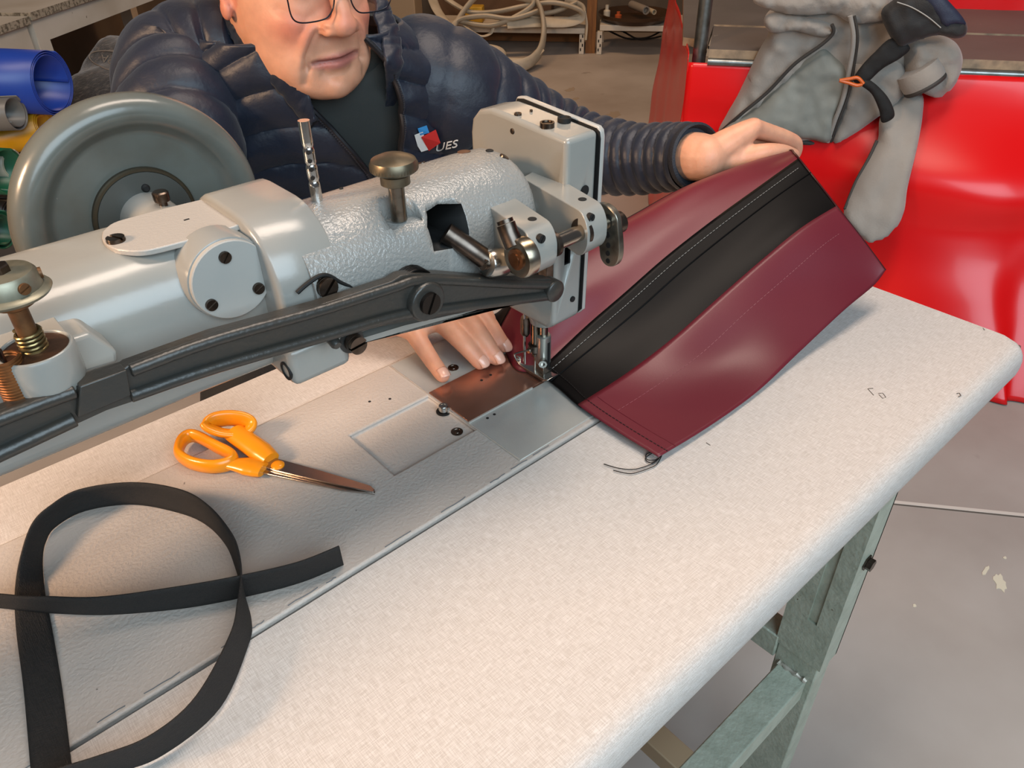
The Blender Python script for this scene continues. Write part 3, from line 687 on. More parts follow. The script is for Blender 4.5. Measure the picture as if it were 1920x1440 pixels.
# ================================================================ orange scissors on the bed
sx = thing('scissors', 'pair of scissors with orange plastic handles lying on the grey machine bed', 'scissors', (PZ(520, 872, BT).x, PZ(520, 872, BT).y, BT))
m_or = mat('orange_plastic', '#e58a12', 0.28, spec=0.5, coat=0.2)
m_bl = mat('blade_steel', '#b5aaa2', 0.24, 1.0, bump=(120, 0.03))
def S(px, py, h=0.004): return PZ(px, py, BT + h)
b = MB(); b.prism([S(x, y, 0.0045) for x, y in ((478, 858), (505, 858), (535, 866), (600, 884), (660, 902), (695, 913), (703, 920), (700, 925), (640, 913), (570, 897), (515, 884), (480, 872))], (0, 0, 0.0018)); b.build('blade', m_bl, sx, bevel=0.0004)
b = MB(); b.prism([S(x, y, 0.0022) for x, y in ((470, 878), (500, 868), (560, 884), (640, 906), (704, 922), (703, 928), (640, 921), (570, 906), (495, 890))], (0, 0, 0.0020)); b.build('blade', m_bl, sx, bevel=0.0004)
c = S(521, 873, 0.006); b = MB(); b.lathe(c, (0, 0, 1), [(0.0062, -0.001), (0.0064, 0.001), (0.005, 0.0024), (0.002, 0.003)], 24); b.build('pivot_cap', m_or, sx)
# near handle: long loop; far handle: round loop tipped up
def loop(name, pts, r, flat, shank, zs, sr):
    b = MB(); b.tube(catmull(pts, 64, True), r, 14, closed=True, flat=flat)
    b.tube(catmull(shank, 20), sr, 12, flat=zs); b.build(name, m_or, sx, angle=60)
H1 = 0.0085
loop('handle', [S(x, y, H1) for x, y in ((335, 846), (342, 826), (358, 817), (378, 822), (405, 837), (432, 851), (438, 861), (425, 871), (395, 875), (362, 869), (342, 858))], 0.0046, 1.75, [S(418, 868, H1), S(450, 872, 0.0075), S(478, 877, 0.0065), S(494, 881, 0.0062)], 0.55, [0.005 + 0.0060 * min(1, k / 9) if k < 15 else 0.0110 - 0.0004 * (k - 14) for k in range(20)])
loop('handle', [S(x, y, h) for x, y, h in ((390, 798, 0.022), (404, 788, 0.023), (430, 784, 0.022), (456, 787, 0.019), (469, 795, 0.015), (466, 806, 0.012), (448, 813, 0.012), (420, 812, 0.015), (400, 806, 0.019))], 0.0046, 2.3, [S(440, 812, 0.012), S(465, 830, 0.0105), (S(490, 848, 0.0085)), S(508, 862, 0.0075)], 0.75, [0.0110 + 0.0006 * min(1, k / 9) if k < 14 else 0.0116 - 0.0004 * (k - 13) for k in range(20)])

# ================================================================ black webbing strap
m_web = weave('black_webbing', '#1f1a17', '#0f0d0c', 1400, 0.75, 0.6)
ZB = BT + 0.0012; ST = 0.0295
ptsA = [(142, 1500), (118, 1300), (98, 1180), (84, 1110), (79, 1050), (85, 1015), (104, 987), (160, 957), (250, 945), (340, 962), (390, 985), (425, 1022), (443, 1065), (457, 1115), (470, 1165), (464, 1210), (411, 1327), (302, 1416), (200, 1452), (80, 1490)]
ptsB = [(62, 1500, .004), (45, 1300, .004), (30, 1180, .006), (28, 1105, .010), (40, 1040, .019), (61, 982, .026), (94, 949, ST), (150, 918, ST), (250, 905, ST), (340, 919, ST), (392, 950, ST), (432, 998, ST), (447, 1035, ST), (452, 1080, ST), (446, 1130, ST), (432, 1190, ST), (368, 1306, ST), (283, 1379, ST), (185, 1418, ST), (60, 1455, ST)]
A = catmull([PZ(x, y, ZB) for x, y in ptsA], 140); B = catmull([PZ(x, y, ZB + h) for x, y, h in ptsB], 140)
b = MB(); b.grid([[p.lerp(q, k / 6) for k in range(7)] for p, q in zip(A, B)])
uA = [(644, 1058), (567, 1090), (477, 1114), (354, 1138), (212, 1151), (109, 1149), (40, 1143), (-60, 1132)]
uB = [(636, 1024, ST), (557, 1055, ST), (444, 1081, ST), (331, 1101, ST), (189, 1120, ST), (85, 1119, .024), (30, 1117, .020), (-60, 1108, .016)]
hA = [0, 0, 0, 0, 0.002, 0.008, 0.010, 0.010]
A = catmull([PZ(x, y, ZB + h) for (x, y), h in zip(uA, hA)], 70); B = catmull([PZ(x, y, ZB + h + g) for (x, y, h), g in zip(uB, hA)], 70)
b.grid([[p.lerp(q, k / 6) for k in range(7)] for p, q in zip(A, B)])
strap = b.build('webbing_strap', m_web, None, angle=180, solid=0.0016, root=PZ(250, 1100, BT))
tag(strap, 'black woven webbing strap looped on edge across the grey machine bed', 'strap')

# ================================================================ burgundy and black vinyl panel being sewn
pn = thing('vinyl_workpiece', 'burgundy and black striped vinyl workpiece under the needle, lifted at one end', 'fabric', (0.6, 0.45, TZ))
rails = [([(1235, 858), (1330, 800), (1420, 735), (1500, 660), (1580, 585), (1637, 537), (1660, 508)], .329, .329),
         ([(1160, 812), (1250, 755), (1345, 690), (1430, 610), (1510, 540), (1575, 482), (1617, 450)], .382, .367),
         ([(1090, 765), (1180, 708), (1270, 640), (1360, 560), (1440, 490), (1510, 433), (1573, 394)], .435, .405),
         ([(1047, 728), (1140, 660), (1220, 596), (1305, 520), (1390, 450), (1470, 388), (1535, 345)], .475, .445),
         ([(1006, 700), (1096, 614), (1170, 550), (1250, 480), (1340, 410), (1430, 345), (1497, 297)], .512, .485),
         ([(966, 690), (1050, 570), (1146, 500), (1228, 437), (1318, 377), (1413, 322), (1489, 288)], .545, .508),
         ([(938, 640), (1010, 530), (1130, 446), (1210, 398), (1300, 347), (1400, 306), (1480, 283)], .590, .530)]
NS = 60; CT = []
for pts, y0, y1 in rails:
    row = []
    for i, (x, y) in enumerate(pts):
        p = PY(x, y, y0 + (y1 - y0) * i / 6)
        if i == 0: p = PZ(x, y, 0.7575)
        if p.z < 0.7555: p = PZ(x, y, 0.7555)
        row.append(p)
    CT.append(catmull(row, NS))
# beyond the crest the sheet drops away on the operator's side
CT.append([p + Vector((0.004, 0.030, -0.014 - 0.012 * k / NS)) for k, p in enumerate(CT[-1])])
CT.append([p + Vector((0.006, 0.026, -0.034 - 0.02 * k / NS)) for k, p in enumerate(CT[-1])])
for row in (CT[-1], CT[-2]):
    for p in row: p.z = max(p.z, 0.7565)
SUB = 8
ROWS = []
cols = [catmull([CT[j][i] for j in range(len(CT))], (len(CT) - 1) * SUB + 1) for i in range(NS)]
for j in range((len(CT) - 1) * SUB + 1): ROWS.append([cols[i][j] for i in range(NS)])
m_burg = mat('burgundy_vinyl', '#681b27', 0.42, bump=(900, 0.05), var=(3, '#601824', 0.4, 0.6))
m_blk = mat('black_vinyl', '#060404', 0.46, bump=(900, 0.04), spec=0.15)
def strip(name, j0, j1, m, dz=0.0):
    b = MB(); b.grid([[p + Vector((0, 0, dz)) for p in ROWS[j]] for j in range(j0, j1 + 1)]); return b.build(name, m, pn, angle=180, solid=0.0011)
J1, J2, J3 = 2 * SUB, 4 * SUB, 6 * SUB + 4
strip('burgundy_strip', 0, J1 + 1, m_burg, 0.0009)
strip('black_strip', J1, J2, m_blk)
strip('burgundy_strip', J2 - 1, J3, m_burg, -0.0006)
strip('black_strip', J3, len(ROWS) - 1, m_blk)
# folded hem laid along the sewn edge and along the black band
def seamline(name, f, r, m, dz=0.001, step=1, dash=None):
    pass
m_thr = mat('black_thread', '#16110f', 0.6); m_wthr = mat('pale_thread', '#8e8983', 0.5)
def along(jf, i0, i1, n):
    out = []
    for k in range(n):
        i = i0 + (i1 - i0) * k / (n - 1); a = int(i); fr = i - a; a2 = min(a + 1, NS - 1)
        j = int(jf); fj = jf - j; j2 = min(j + 1, len(ROWS) - 1)
        p = ROWS[j][a].lerp(ROWS[j][a2], fr).lerp(ROWS[j2][a].lerp(ROWS[j2][a2], fr), fj); out.append(p)
    return out
def across(ifr, j0, j1, n):
    out = []
    for k in range(n):
        j = j0 + (j1 - j0) * k / (n - 1); a = int(j); fr = j - a; a2 = min(a + 1, len(ROWS) - 1)
        i = int(ifr); fi = ifr - i; p = ROWS[a][i].lerp(ROWS[a2][i], fr).lerp(ROWS[a][i + 1].lerp(ROWS[a2][i + 1], fr), fi); out.append(p)
    return out
def stitches(name, pts, r, m, per=2, gap=1):
    b = MB(); k = 0
    while k + per < len(pts):
        b.tube([p + Vector((0, 0, 0.0018)) for p in pts[k:k + per + 1]], r, 5); k += per + gap
    o = b.build(name, m, pn); return o
stitches('seam_stitching', across(2.3, 0, J2 - 2, 130), 0.00045, m_thr)
stitches('seam_stitching', along(J2 - 2.6, 1, NS - 3, 260), 0.00033, m_wthr)
stitches('seam_stitching', along(J1 - 4.5, 4, NS - 6, 200), 0.00028, mat('burgundy_thread', '#8b4a50', 0.5))
b = MB(); b.tube([p + Vector((0, 0, 0.0012)) for p in along(J2 - 5.0, 0, NS - 1, 60)], 0.0009, 6); b.build('fold_ridge', m_blk, pn)
b = MB(); b.tube([p + Vector((0, 0, 0.0014)) for p in across(4.0, 0, J1, 40)], 0.0008, 6); b.build('hem_ridge', m_burg, pn)
b = MB(); b.tube([p + Vector((0, 0, 0.0008)) for p in across(NS - 1.01, 0, J3, 80)], 0.0011, 6); b.build('end_piping', mat('dark_piping', '#3a1519', 0.3), pn)
# loose thread ends
for pts in ([(1228, 846), (1212, 852), (1214, 862), (1232, 862), (1236, 858)], [(1240, 846), (1236, 858), (1222, 870), (1190, 880), (1160, 878), (1132, 870)], [(1242, 850), (1238, 860), (1228, 873), (1200, 884), (1180, 888), (1150, 882)], [(1225, 848), (1210, 860), (1222, 868), (1240, 855)]):
    b = MB(); b.tube(catmull([PZ(x, y, 0.7518) for x, y in pts], 30), 0.0005, 6); b.build('loose_thread', m_thr, pn)

# ================================================================ the man at the machine
from mathutils.bvhtree import BVHTree
man = thing('person', 'person in a navy quilted jacket and glasses bending over the sewing machine', 'person', (0.58, 1.10, 0))
def sph(b, c, r, seg=20, rot=None):
    r = r if isinstance(r, (tuple, list)) else (r, r, r)
    if rot is not None: r = [q * 1.13 for q in r]
    R = []; c = Vector(c); n = 12
    for i in range(1, n):
        a = PI * i / n
        row = []
        for k in range(seg):
            t = 2 * PI * k / seg
            p = Vector((r[0] * math.sin(a) * math.cos(t), r[1] * math.sin(a) * math.sin(t), r[2] * math.cos(a)))
            if rot is not None: p = rot @ p
            row.append(c + p)
        R.append(row)
    b.rings(R)
def chain(b, pts, rad, n=None, seg=18, flat=1.0, up=(0, 0, 1)):
    pts = [Vector(p) for p in pts]; m = len(pts); n = n or 6 * (m - 1) + 1
    C = catmull(pts, n); rr = [lerp(range(m), rad, k / (n - 1) * (m - 1)) for k in range(n)]
    b.tube(C, rr, seg, flat=flat, up=up); sph(b, C[0], rr[0] * 0.98); sph(b, C[-1], rr[-1] * 0.98)
# ---- head frame
HEADR = Matrix.Rotation(math.radians(6), 3, 'X') @ Matrix.Rotation(math.radians(0), 3, 'Y')
NOSE = PT(658, 56, 0.905)
HO = NOSE - HEADR @ Vector((0, -0.120, -0.036))
HS = 1.13
HO = NOSE - HEADR @ (Vector((0, -0.120, -0.036)) * HS)
def HL(x, y, z): return HO + HEADR @ (Vector((x, y, z)) * HS)
bb = MB()
hz = [-0.122, -0.116, -0.106, -0.092, -0.075, -0.055, -0.03, -0.005, 0.02, 0.045, 0.07, 0.09, 0.107, 0.118]
hw = [0.022, 0.036, 0.050, 0.0605, 0.0665, 0.0700, 0.0725, 0.0740, 0.0755, 0.0765, 0.0740, 0.066, 0.050, 0.028]
yf = [-0.074, -0.084, -0.090, -0.089, -0.088, -0.089, -0.087, -0.083, -0.088, -0.092, -0.086, -0.074, -0.052, -0.025]
yb = [-0.030, -0.010, 0.010, 0.030, 0.050, 0.068, 0.084, 0.094, 0.100, 0.104, 0.102, 0.092, 0.073, 0.048]
R = []
for z, w, f0, b0 in zip(hz, hw, yf, yb):
    cy, hd = (f0 + b0) / 2, (b0 - f0) / 2; row = []
    for k in range(40):
        t = 2 * PI * k / 40; c, s = math.cos(t), math.sin(t); e = 0.86
        row.append(HL(math.copysign(abs(c) ** e, c) * w, cy + math.copysign(abs(s) ** e, s) * hd, z))
    R.append(row)
bb.rings(R)
# nose, wings, cheeks, lips, chin, brow, jowls
def hchain(pts, rad, **k): chain(bb, [HL(*p) for p in pts], rad, **k)
hchain([(0, -0.080, 0.018), (0, -0.092, 0.0), (0, -0.103, -0.018), (0, -0.1065, -0.032)], [0.0085, 0.0095, 0.0118, 0.0140])
sph(bb, HL(0, -0.1065, -0.0345), (0.0150, 0.0135, 0.0125), rot=HEADR)
for s in (-1, 1):
    sph(bb, HL(0.0145 * s, -0.0985, -0.038), (0.0090, 0.0115, 0.0085), rot=HEADR)
    hchain([(0.021 * s, -0.0890, -0.036), (0.031 * s, -0.0815, -0.054), (0.0365 * s, -0.0730, -0.074), (0.035 * s, -0.066, -0.092)], [0.005, 0.0085, 0.0090, 0.006])
    hchain([(0.010 * s, -0.090, 0.024), (0.028 * s, -0.088, 0.029), (0.048 * s, -0.074, 0.023)], [0.007, 0.0075, 0.006])
    sph(bb, HL(0.031 * s, -0.073, 0.002), 0.0135)
    # ear: rim, concha and lobe
    hchain([(0.077 * s, 0.000, -0.030), (0.080 * s, 0.010, -0.012), (0.086 * s, 0.024, 0.010), (0.087 * s, 0.022, 0.028), (0.083 * s, 0.008, 0.032), (0.078 * s, -0.002, 0.020)], [0.005, 0.0045, 0.0045, 0.0045, 0.0045, 0.004], seg=12)
    hchain([(0.079 * s, 0.006, 0.018), (0.080 * s, 0.010, 0.0), (0.079 * s, 0.006, -0.016)], [0.0065, 0.008, 0.006], seg=12)
    sph(bb, HL(0.0785 * s, 0.000, -0.034), (0.005, 0.0095, 0.0115), rot=HEADR)
    sph(bb, HL(0.074 * s, -0.012, -0.008), (0.005, 0.006, 0.007), rot=HEADR)
sph(bb, HL(0, -0.0770, -0.0570), (0.028, 0.0150, 0.016), rot=HEADR)
hchain([(-0.028, -0.079, -0.0735), (-0.016, -0.0860, -0.0715), (0, -0.0905, -0.0700), (0.016, -0.0860, -0.0705), (0.028, -0.079, -0.0715)], [0.0028, 0.0042, 0.0046, 0.0042, 0.0028], seg=12)
hchain([(-0.026, -0.079, -0.0765), (-0.014, -0.0850, -0.0790), (0, -0.0890, -0.0800), (0.014, -0.0850, -0.0785), (0.026, -0.079, -0.0745)], [0.0026, 0.0046, 0.0054, 0.0046, 0.0026], seg=12)
sph(bb, HL(0, -0.0755, -0.1035), (0.024, 0.0185, 0.0165), rot=HEADR)
# neck and a slim inner torso so that the figure is one surface
SD = Vector((0.866, -0.5, 0)); FD = Vector((-0.5, -0.866, 0))
SHM = Vector((0.53, 1.025, 0.985))
chain(bb, [HL(0, 0.025, -0.06), SHM + Vector((0.0, 0.005, 0.05)), SHM + Vector((0.01, 0.03, -0.03))], [0.060, 0.062, 0.085], seg=28)
sph(bb, HL(0, -0.030, -0.105), (0.048, 0.045, 0.018), rot=HEADR)
HIP = Vector((0.64, 1.22, 0.60))
chain(bb, [SHM + Vector((0.01, 0.02, -0.06)), SHM.lerp(HIP, 0.5), HIP], [0.085, 0.085, 0.11], seg=28)
# left arm (reaching to the panel corner) and right arm (hand flat on the bed)
LW = PY(1322, 296, 0.600); LE = PY(1085, 278, 0.83); LS = PY(800, 150, 0.95)
RS = PY(345, 140, 1.10); RE = Vector((0.285, 0.935, 0.875)); RW = Vector((0.374, 0.714, 0.806))
chain(bb, [SHM, LS], [0.045, 0.045]); chain(bb, [SHM, RS], [0.045, 0.045])
LC = [PY(770, 150, 0.985), PY(825, 165, 0.94), PY(905, 205, 0.915), PY(1000, 250, 0.885), PY(1085, 284, 0.83), PY(1175, 297, 0.745), PY(1250, 296, 0.672), PY(1298, 294, 0.622)]
chain(bb, LC + [LW], [0.045, 0.045, 0.042, 0.040, 0.038, 0.035, 0.034, 0.0335, 0.031])
chain(bb, [RS, RS.lerp(RE, .5), RE, RE.lerp(RW, .55), RW], [0.048, 0.044, 0.040, 0.038, 0.030])
# legs under the table, seated
for s in (-1, 1):
    hp = HIP + SD * (0.09 * s); kn = hp + FD * 0.36 + SD * 0.05 * s + Vector((0, 0, -0.06)); an = Vector((kn.x + 0.05, kn.y + 0.06, 0.09))
    chain(bb, [HIP, hp, kn], [0.12, 0.085, 0.06]); chain(bb, [kn, kn.lerp(an, .4), an], [0.06, 0.055, 0.04]); chain(bb, [an, an + FD * 0.17 + Vector((0, 0, -0.045))], [0.045, 0.03])
# right hand
def fing(b, P, r): chain(b, P, r, seg=14)
RH = dict(
    A=[(PZ(830, 704, 0.7640), PZ(812, 679, 0.7690), PZ(794, 652, 0.7755), PZ(776, 622, 0.785)), (0.0086, 0.0094, 0.0104, 0.0120)],
    B=[(PZ(900, 679, 0.7640), PZ(888, 665, 0.7715), PZ(862, 636, 0.7850), PZ(826, 601, 0.792)), (0.0092, 0.0098, 0.0114, 0.0130)],
    C=[(PZ(930, 671, 0.7640), PZ(919, 655, 0.7725), PZ(895, 622, 0.7880), PZ(862, 588, 0.795)), (0.0092, 0.0098, 0.0116, 0.0130)],
    D=[(PZ(944, 648, 0.7660), PZ(934, 634, 0.7740), PZ(912, 602, 0.7860), PZ(885, 574, 0.793)), (0.0088, 0.0096, 0.0110, 0.0125)])
for k, (P, r) in RH.items(): fing(bb, P, r)
mA, mB, mC, mD = [RH[k][0][3] for k in 'ABCD']
for m_, r0 in ((mA, 0.0115), (mB, 0.0130), (mC, 0.0135), (mD, 0.0130)):
    chain(bb, [m_, m_.lerp(RW, 0.5) + Vector((0, 0, 0.002)), RW], [r0, 0.0155, 0.021], seg=14)
chain(bb, [mA, mB, mC, mD], [0.0095, 0.0105, 0.0105, 0.0100])
chain(bb, [mA.lerp(RW, .4), mB.lerp(RW, .4), mC.lerp(RW, .4), mD.lerp(RW, .4)], [0.014, 0.015, 0.015, 0.014])
sph(bb, mA.lerp(RW, 0.5) + Vector((0.002, -0.002, -0.010)), (0.017, 0.026, 0.013))
tT = PZ(917, 600, 0.766)
chain(bb, [RW + Vector((0.03, -0.01, -0.006)), PZ(880, 558, 0.776), PZ(905, 583, 0.771), tT], [0.018, 0.0135, 0.0108, 0.0092], seg=14)
# left hand pinching the panel corner
LM = PY(1412, 240, 0.572); LP = PY(1482, 262, 0.556); LT = PY(1490, 292, 0.553)
LH = [(LT, PY(1494, 276, 0.552), LP, LM), (0.0080, 0.0088, 0.0105, 0.0135)]
fing(bb, *LH)
offs = [Vector((0.004, 0.016, -0.016)), Vector((0.001, 0.026, -0.036)), Vector((-0.006, 0.030, -0.056))]
mk = [LM]
for i, o in enumerate(offs):
    m_ = LM + o; p_ = LP + o * 1.05 + Vector((-0.006 * i, 0, 0)); t_ = p_ + Vector((-0.022, -0.020, -0.022)); e_ = t_ + Vector((-0.018, -0.006, 0.008))
    fing(bb, (e_, t_, p_, m_), (0.008, 0.0088, 0.0102, 0.0125)); mk.append(m_)
for m_ in mk: chain(bb, [m_, m_.lerp(LW, 0.5), LW], [0.0142, 0.0212, 0.0240], seg=14)
for q in (0.0, 0.35, 0.65): chain(bb, [m_.lerp(LW, q) for m_ in mk], [0.0115, 0.013, 0.013, 0.012] if q == 0 else [0.0165] * 4)
chain(bb, [LW + Vector((0.012, -0.008, -0.004)), PY(1385, 298, 0.572), PY(1432, 286, 0.548), PY(1466, 284, 0.5385), PY(1488, 290, 0.5375)], [0.020, 0.0175, 0.0125, 0.0102, 0.0085], seg=14)
sph(bb, PY(1375, 285, 0.580), (0.022, 0.018, 0.022))
# ---- skin material driven by a colour attribute (lips, cheeks, nose, knuckles)
m_skin = bpy.data.materials.new('skin'); m_skin.use_nodes = True
nt = m_skin.node_tree; N = nt.nodes; L = nt.links; pb_ = N['Principled BSDF']
at = N.new('ShaderNodeAttribute'); at.attribute_name = 'tint'
tc = N.new('ShaderNodeTexCoord'); nz = N.new('ShaderNodeTexNoise'); nz.inputs['Scale'].default_value = 55; nz.inputs['Detail'].default_value = 5
L.new(tc.outputs['Object'], nz.inputs['Vector'])
mr = N.new('ShaderNodeMapRange'); mr.inputs[1].default_value = 0.3; mr.inputs[2].default_value = 0.7; mr.inputs[3].default_value = 0.90; mr.inputs[4].default_value = 1.06
L.new(nz.outputs[0], mr.inputs[0])
vm = N.new('ShaderNodeVectorMath'); vm.operation = 'SCALE'; L.new(at.outputs['Color'], vm.inputs[0]); L.new(mr.outputs[0], vm.inputs['Scale'])
L.new(vm.outputs[0], pb_.inputs['Base Color'])
pb_.inputs['Roughness'].default_value = 0.46; pb_.inputs['Specular IOR Level'].default_value = 0.4
pb_.inputs['Subsurface Weight'].default_value = 0.25; pb_.inputs['Subsurface Radius'].default_value = (1.0, 0.35, 0.2); pb_.inputs['Subsurface Scale'].default_value = 0.004
nb = N.new('ShaderNodeTexNoise'); nb.inputs['Scale'].default_value = 420; nb.inputs['Detail'].default_value = 4; L.new(tc.outputs['Object'], nb.inputs['Vector'])
bp = N.new('ShaderNodeBump'); bp.inputs['Strength'].default_value = 0.22; bp.inputs['Distance'].default_value = 0.001
L.new(nb.outputs[0], bp.inputs['Height']); L.new(bp.outputs[0], pb_.inputs['Normal'])
body = bb.build('body', m_skin, man, angle=180)
md = body.modifiers.new('remesh', 'REMESH'); md.mode = 'VOXEL'; md.voxel_size = 0.0024; md.use_smooth_shade = True
md = body.modifiers.new('smooth', 'SMOOTH'); md.factor = 0.5; md.iterations = 6
bake(body)
me = body.data; nv = len(me.vertices)
co = np.empty(nv * 3); me.vertices.foreach_get('co', co); co = co.reshape(-1, 3) + np.array(ROOT['person'])
hr = np.array(HEADR); loc = (co - np.array(HO)) @ hr / HS      # head-local coordinates
base = np.array(lin('#d39a7c')[:3]); red = np.array(lin('#c4705c')[:3]); lip = np.array(lin('#a9655c')[:3]); stub = np.array(lin('#b98568')[:3])
colr = np.tile(base, (nv, 1))
def mixc(w, c):
    global colr
    w = np.clip(w, 0, 1)[:, None]; colr = colr * (1 - w) + c * w
g = lambda cx, cz, sx_, sz_: np.exp(-((np.abs(loc[:, 0]) - cx) / sx_) ** 2 - ((loc[:, 2] - cz) / sz_) ** 2)
ish = (np.linalg.norm(loc, axis=1) < 0.15) & (loc[:, 1] < 0.04)
mixc(ish * 0.75 * g(0.042, -0.040, 0.018, 0.018), red)
mixc(ish * 0.55 * g(0.0, -0.030, 0.014, 0.016), red)
mixc(ish * 0.45 * g(0.0, -0.100, 0.06, 0.022), stub)
mixc((ish & (np.abs(loc[:, 0]) > 0.072)) * 0.6, red)
zl = -0.0735 + 0.002 * (loc[:, 0] / 0.028)
mixc((ish & (loc[:, 1] < -0.07)) * np.clip(1.5 - (np.abs(loc[:, 0]) / 0.029) ** 2 - ((loc[:, 2] - zl + 0.0015) / 0.0085) ** 2, 0, 1) * 0.9, lip)
for k, (P, r) in RH.items():
    for q in P[:3]: mixc(0.35 * np.exp(-(np.linalg.norm(co - np.array(q), axis=1) / 0.010) ** 2), red)
for q in LH[0]: mixc(0.3 * np.exp(-(np.linalg.norm(co - np.array(q), axis=1) / 0.012) ** 2), red)
# soft features and creases pushed into the face
hsel = np.linalg.norm(loc, axis=1) < 0.16
bmh = bmesh.new(); bmh.from_mesh(me); bmh.verts.ensure_lookup_table()
near = [v for v in bmh.verts if hsel[v.index] and loc[v.index, 1] < -0.02 and abs(loc[v.index, 0]) < 0.072 and loc[v.index, 2] > -0.13]
for _ in range(9): bmesh.ops.smooth_vert(bmh, verts=near, factor=0.5, use_axis_x=True, use_axis_y=True, use_axis_z=True)
bmh.normal_update()
def seg_d(x, z, P):
    best = 1e9
    for (x0, z0), (x1, z1) in zip(P, P[1:]):
        t = max(0, min(1, ((x - x0) * (x1 - x0) + (z - z0) * (z1 - z0)) / ((x1 - x0) ** 2 + (z1 - z0) ** 2)))
        best = min(best, math.hypot(x - x0 - t * (x1 - x0), z - z0 - t * (z1 - z0)))
    return best
CREASE = [([(0.021, -0.036), (0.029, -0.050), (0.035, -0.068), (0.0345, -0.080)], 0.0038, 0.0034), ([(0.035, -0.080), (0.037, -0.096)], 0.0022, 0.0035), ([(0.0, -0.090), (0.012, -0.0895), (0.018, -0.087)], 0.0020, 0.0040), ([(0.012, -0.021), (0.030, -0.030), (0.050, -0.022)], 0.0016, 0.0045)]
for v in near:
    x, y, z = loc[v.index]; ax_ = abs(x); m = 0.0
    m += 0.0070 * math.exp(-((ax_ - 0.043) / 0.017) ** 2 - ((z + 0.036) / 0.018) ** 2)
    m += 0.0050 * math.exp(-((ax_ - 0.046) / 0.012) ** 2 - ((z + 0.082) / 0.018) ** 2)
    m += 0.0030 * math.exp(-(ax_ / 0.016) ** 2 - ((z + 0.104) / 0.012) ** 2)
    if y < -0.04:
        for P, dp, sg in CREASE: m -= dp * math.exp(-(seg_d(ax_, z, P) / sg) ** 2)
        zc = -0.0738 + 0.0016 * (x / 0.028) + 0.05 * x * x * 40 * 0.02
        if ax_ < 0.033: m -= 0.0042 * math.exp(-((z - zc) / 0.0021) ** 2) * min(1, (0.033 - ax_) / 0.008)
    v.co += v.normal * (m * HS)
bmh.to_mesh(me); bmh.free()
zc = -0.0738 + 0.0016 * (loc[:, 0] / 0.028)
mixc((ish & (loc[:, 1] < -0.06) & (np.abs(loc[:, 0]) < 0.030)) * np.exp(-((loc[:, 2] - zc) / 0.0018) ** 2) * 0.75, np.array(lin('#7a3f38')[:3]))
ca = me.color_attributes.new('tint', 'FLOAT_COLOR', 'POINT')
ca.data.foreach_set('color', np.hstack([colr, np.ones((nv, 1))]).astype(np.float32).ravel())
# nails
m_nail = mat('fingernail', '#dba893', 0.25, coat=0.3)
def nail(P, r, up=(0, 0, 1), s=1.0):
    tip, nxt = Vector(P[0]), Vector(P[1]); d = (tip - nxt).normalized(); u = (Vector(up) - d * Vector(up).dot(d)).normalized(); w = d.cross(u)
    b = MB(); G = []
    for i in range(9):
        a = -1 + 2 * i / 8; row = []
        for j in range(7):
            t = -1 + 2 * j / 6; L_ = 0.0062 * s * (1 - 0.22 * abs(t) ** 3 * (a > 0))
            row.append(tip + d * (r * 0.20 + a * L_ + (0.0012 * (1 - t * t) if a > 0.7 else 0)) + w * (t * r * 0.72) + u * (r * 1.04 - 0.5 * r * 0.72 * t * t * 0.85 - 0.0006 * (a + 0.3) ** 2 - (0.0010 * max(0, a) ** 2)))
        G.append(row)
    b.grid(G); b.build('fingernail', m_nail, body, angle=180, solid=0.0008)
ROOT[body.name] = ROOT['person']
for k in 'ABCD': nail(RH[k][0], RH[k][1][0], (0.0, -0.35, 0.9))
# ---- T-shirt, trousers
m_tee = mat('charcoal_tee', '#2b2d2b', 0.85, bump=(900, 0.25), sheen=0.2)
def torso_rows(grow, z0, z1, nrow, a0f, a1f, nth, puff=None):
    """rings around the leaning torso; a0f/a1f give the start and end angle for a height"""
    zs = [0.52, 0.66, 0.80, 0.90, 0.955, 0.995, 1.025, 1.050, 1.075]
    hwv = [0.185, 0.195, 0.205, 0.205, 0.195, 0.172, 0.138, 0.104, 0.080]
    hdv = [0.135, 0.135, 0.130, 0.122, 0.112, 0.100, 0.088, 0.078, 0.072]
    lean = [(HIP.x - 0.01, HIP.y - 0.04), (0.605, 1.13), (0.575, 1.085), (0.553, 1.055), (0.543, 1.04), (0.535, 1.028), (0.528, 1.018), (0.522, 1.008), (0.516, 0.998)]
    out = []
    for i in range(nrow):
        z = z0 + (z1 - z0) * i / (nrow - 1)
        w = lerp(zs, hwv, z) + grow; d = lerp(zs, hdv, z) + grow; cx = lerp(zs, [q[0] for q in lean], z); cy = lerp(zs, [q[1] for q in lean], z)
        row = []
        for k in range(nth):
            t = a0f(z) + (a1f(z) - a0f(z)) * k / (nth - 1)
            e = 0.85; s, c = math.sin(t), math.cos(t); s2 = math.copysign(abs(s) ** e, s); c2 = math.copysign(abs(c) ** e, c)
            n_ = (SD * (s * d) + FD * (c * w)).normalized()
            p = Vector((cx, cy, z)) + SD * (s2 * w) + FD * (c2 * d)
            if puff: p = p + n_ * puff(z, t, p)
            row.append(p)
        out.append(row)
    return out
b = MB(); rows = torso_rows(-0.014, 0.56, 1.034, 60, lambda z: 0.0, lambda z: 2 * PI, 61)
for r_ in rows: r_.pop()
for i, r_ in enumerate(rows):
    zz = 0.56 + (1.034 - 0.56) * i / 59
    if zz > 0.95:
        for k, p in enumerate(r_): p.z -= 0.052 * max(0, math.cos(2 * PI * k / 60)) * ((zz - 0.95) / 0.084) ** 1.5
b.rings(rows, True, False, False)
tee = b.build('t_shirt', m_tee, man, angle=180, solid=0.003)
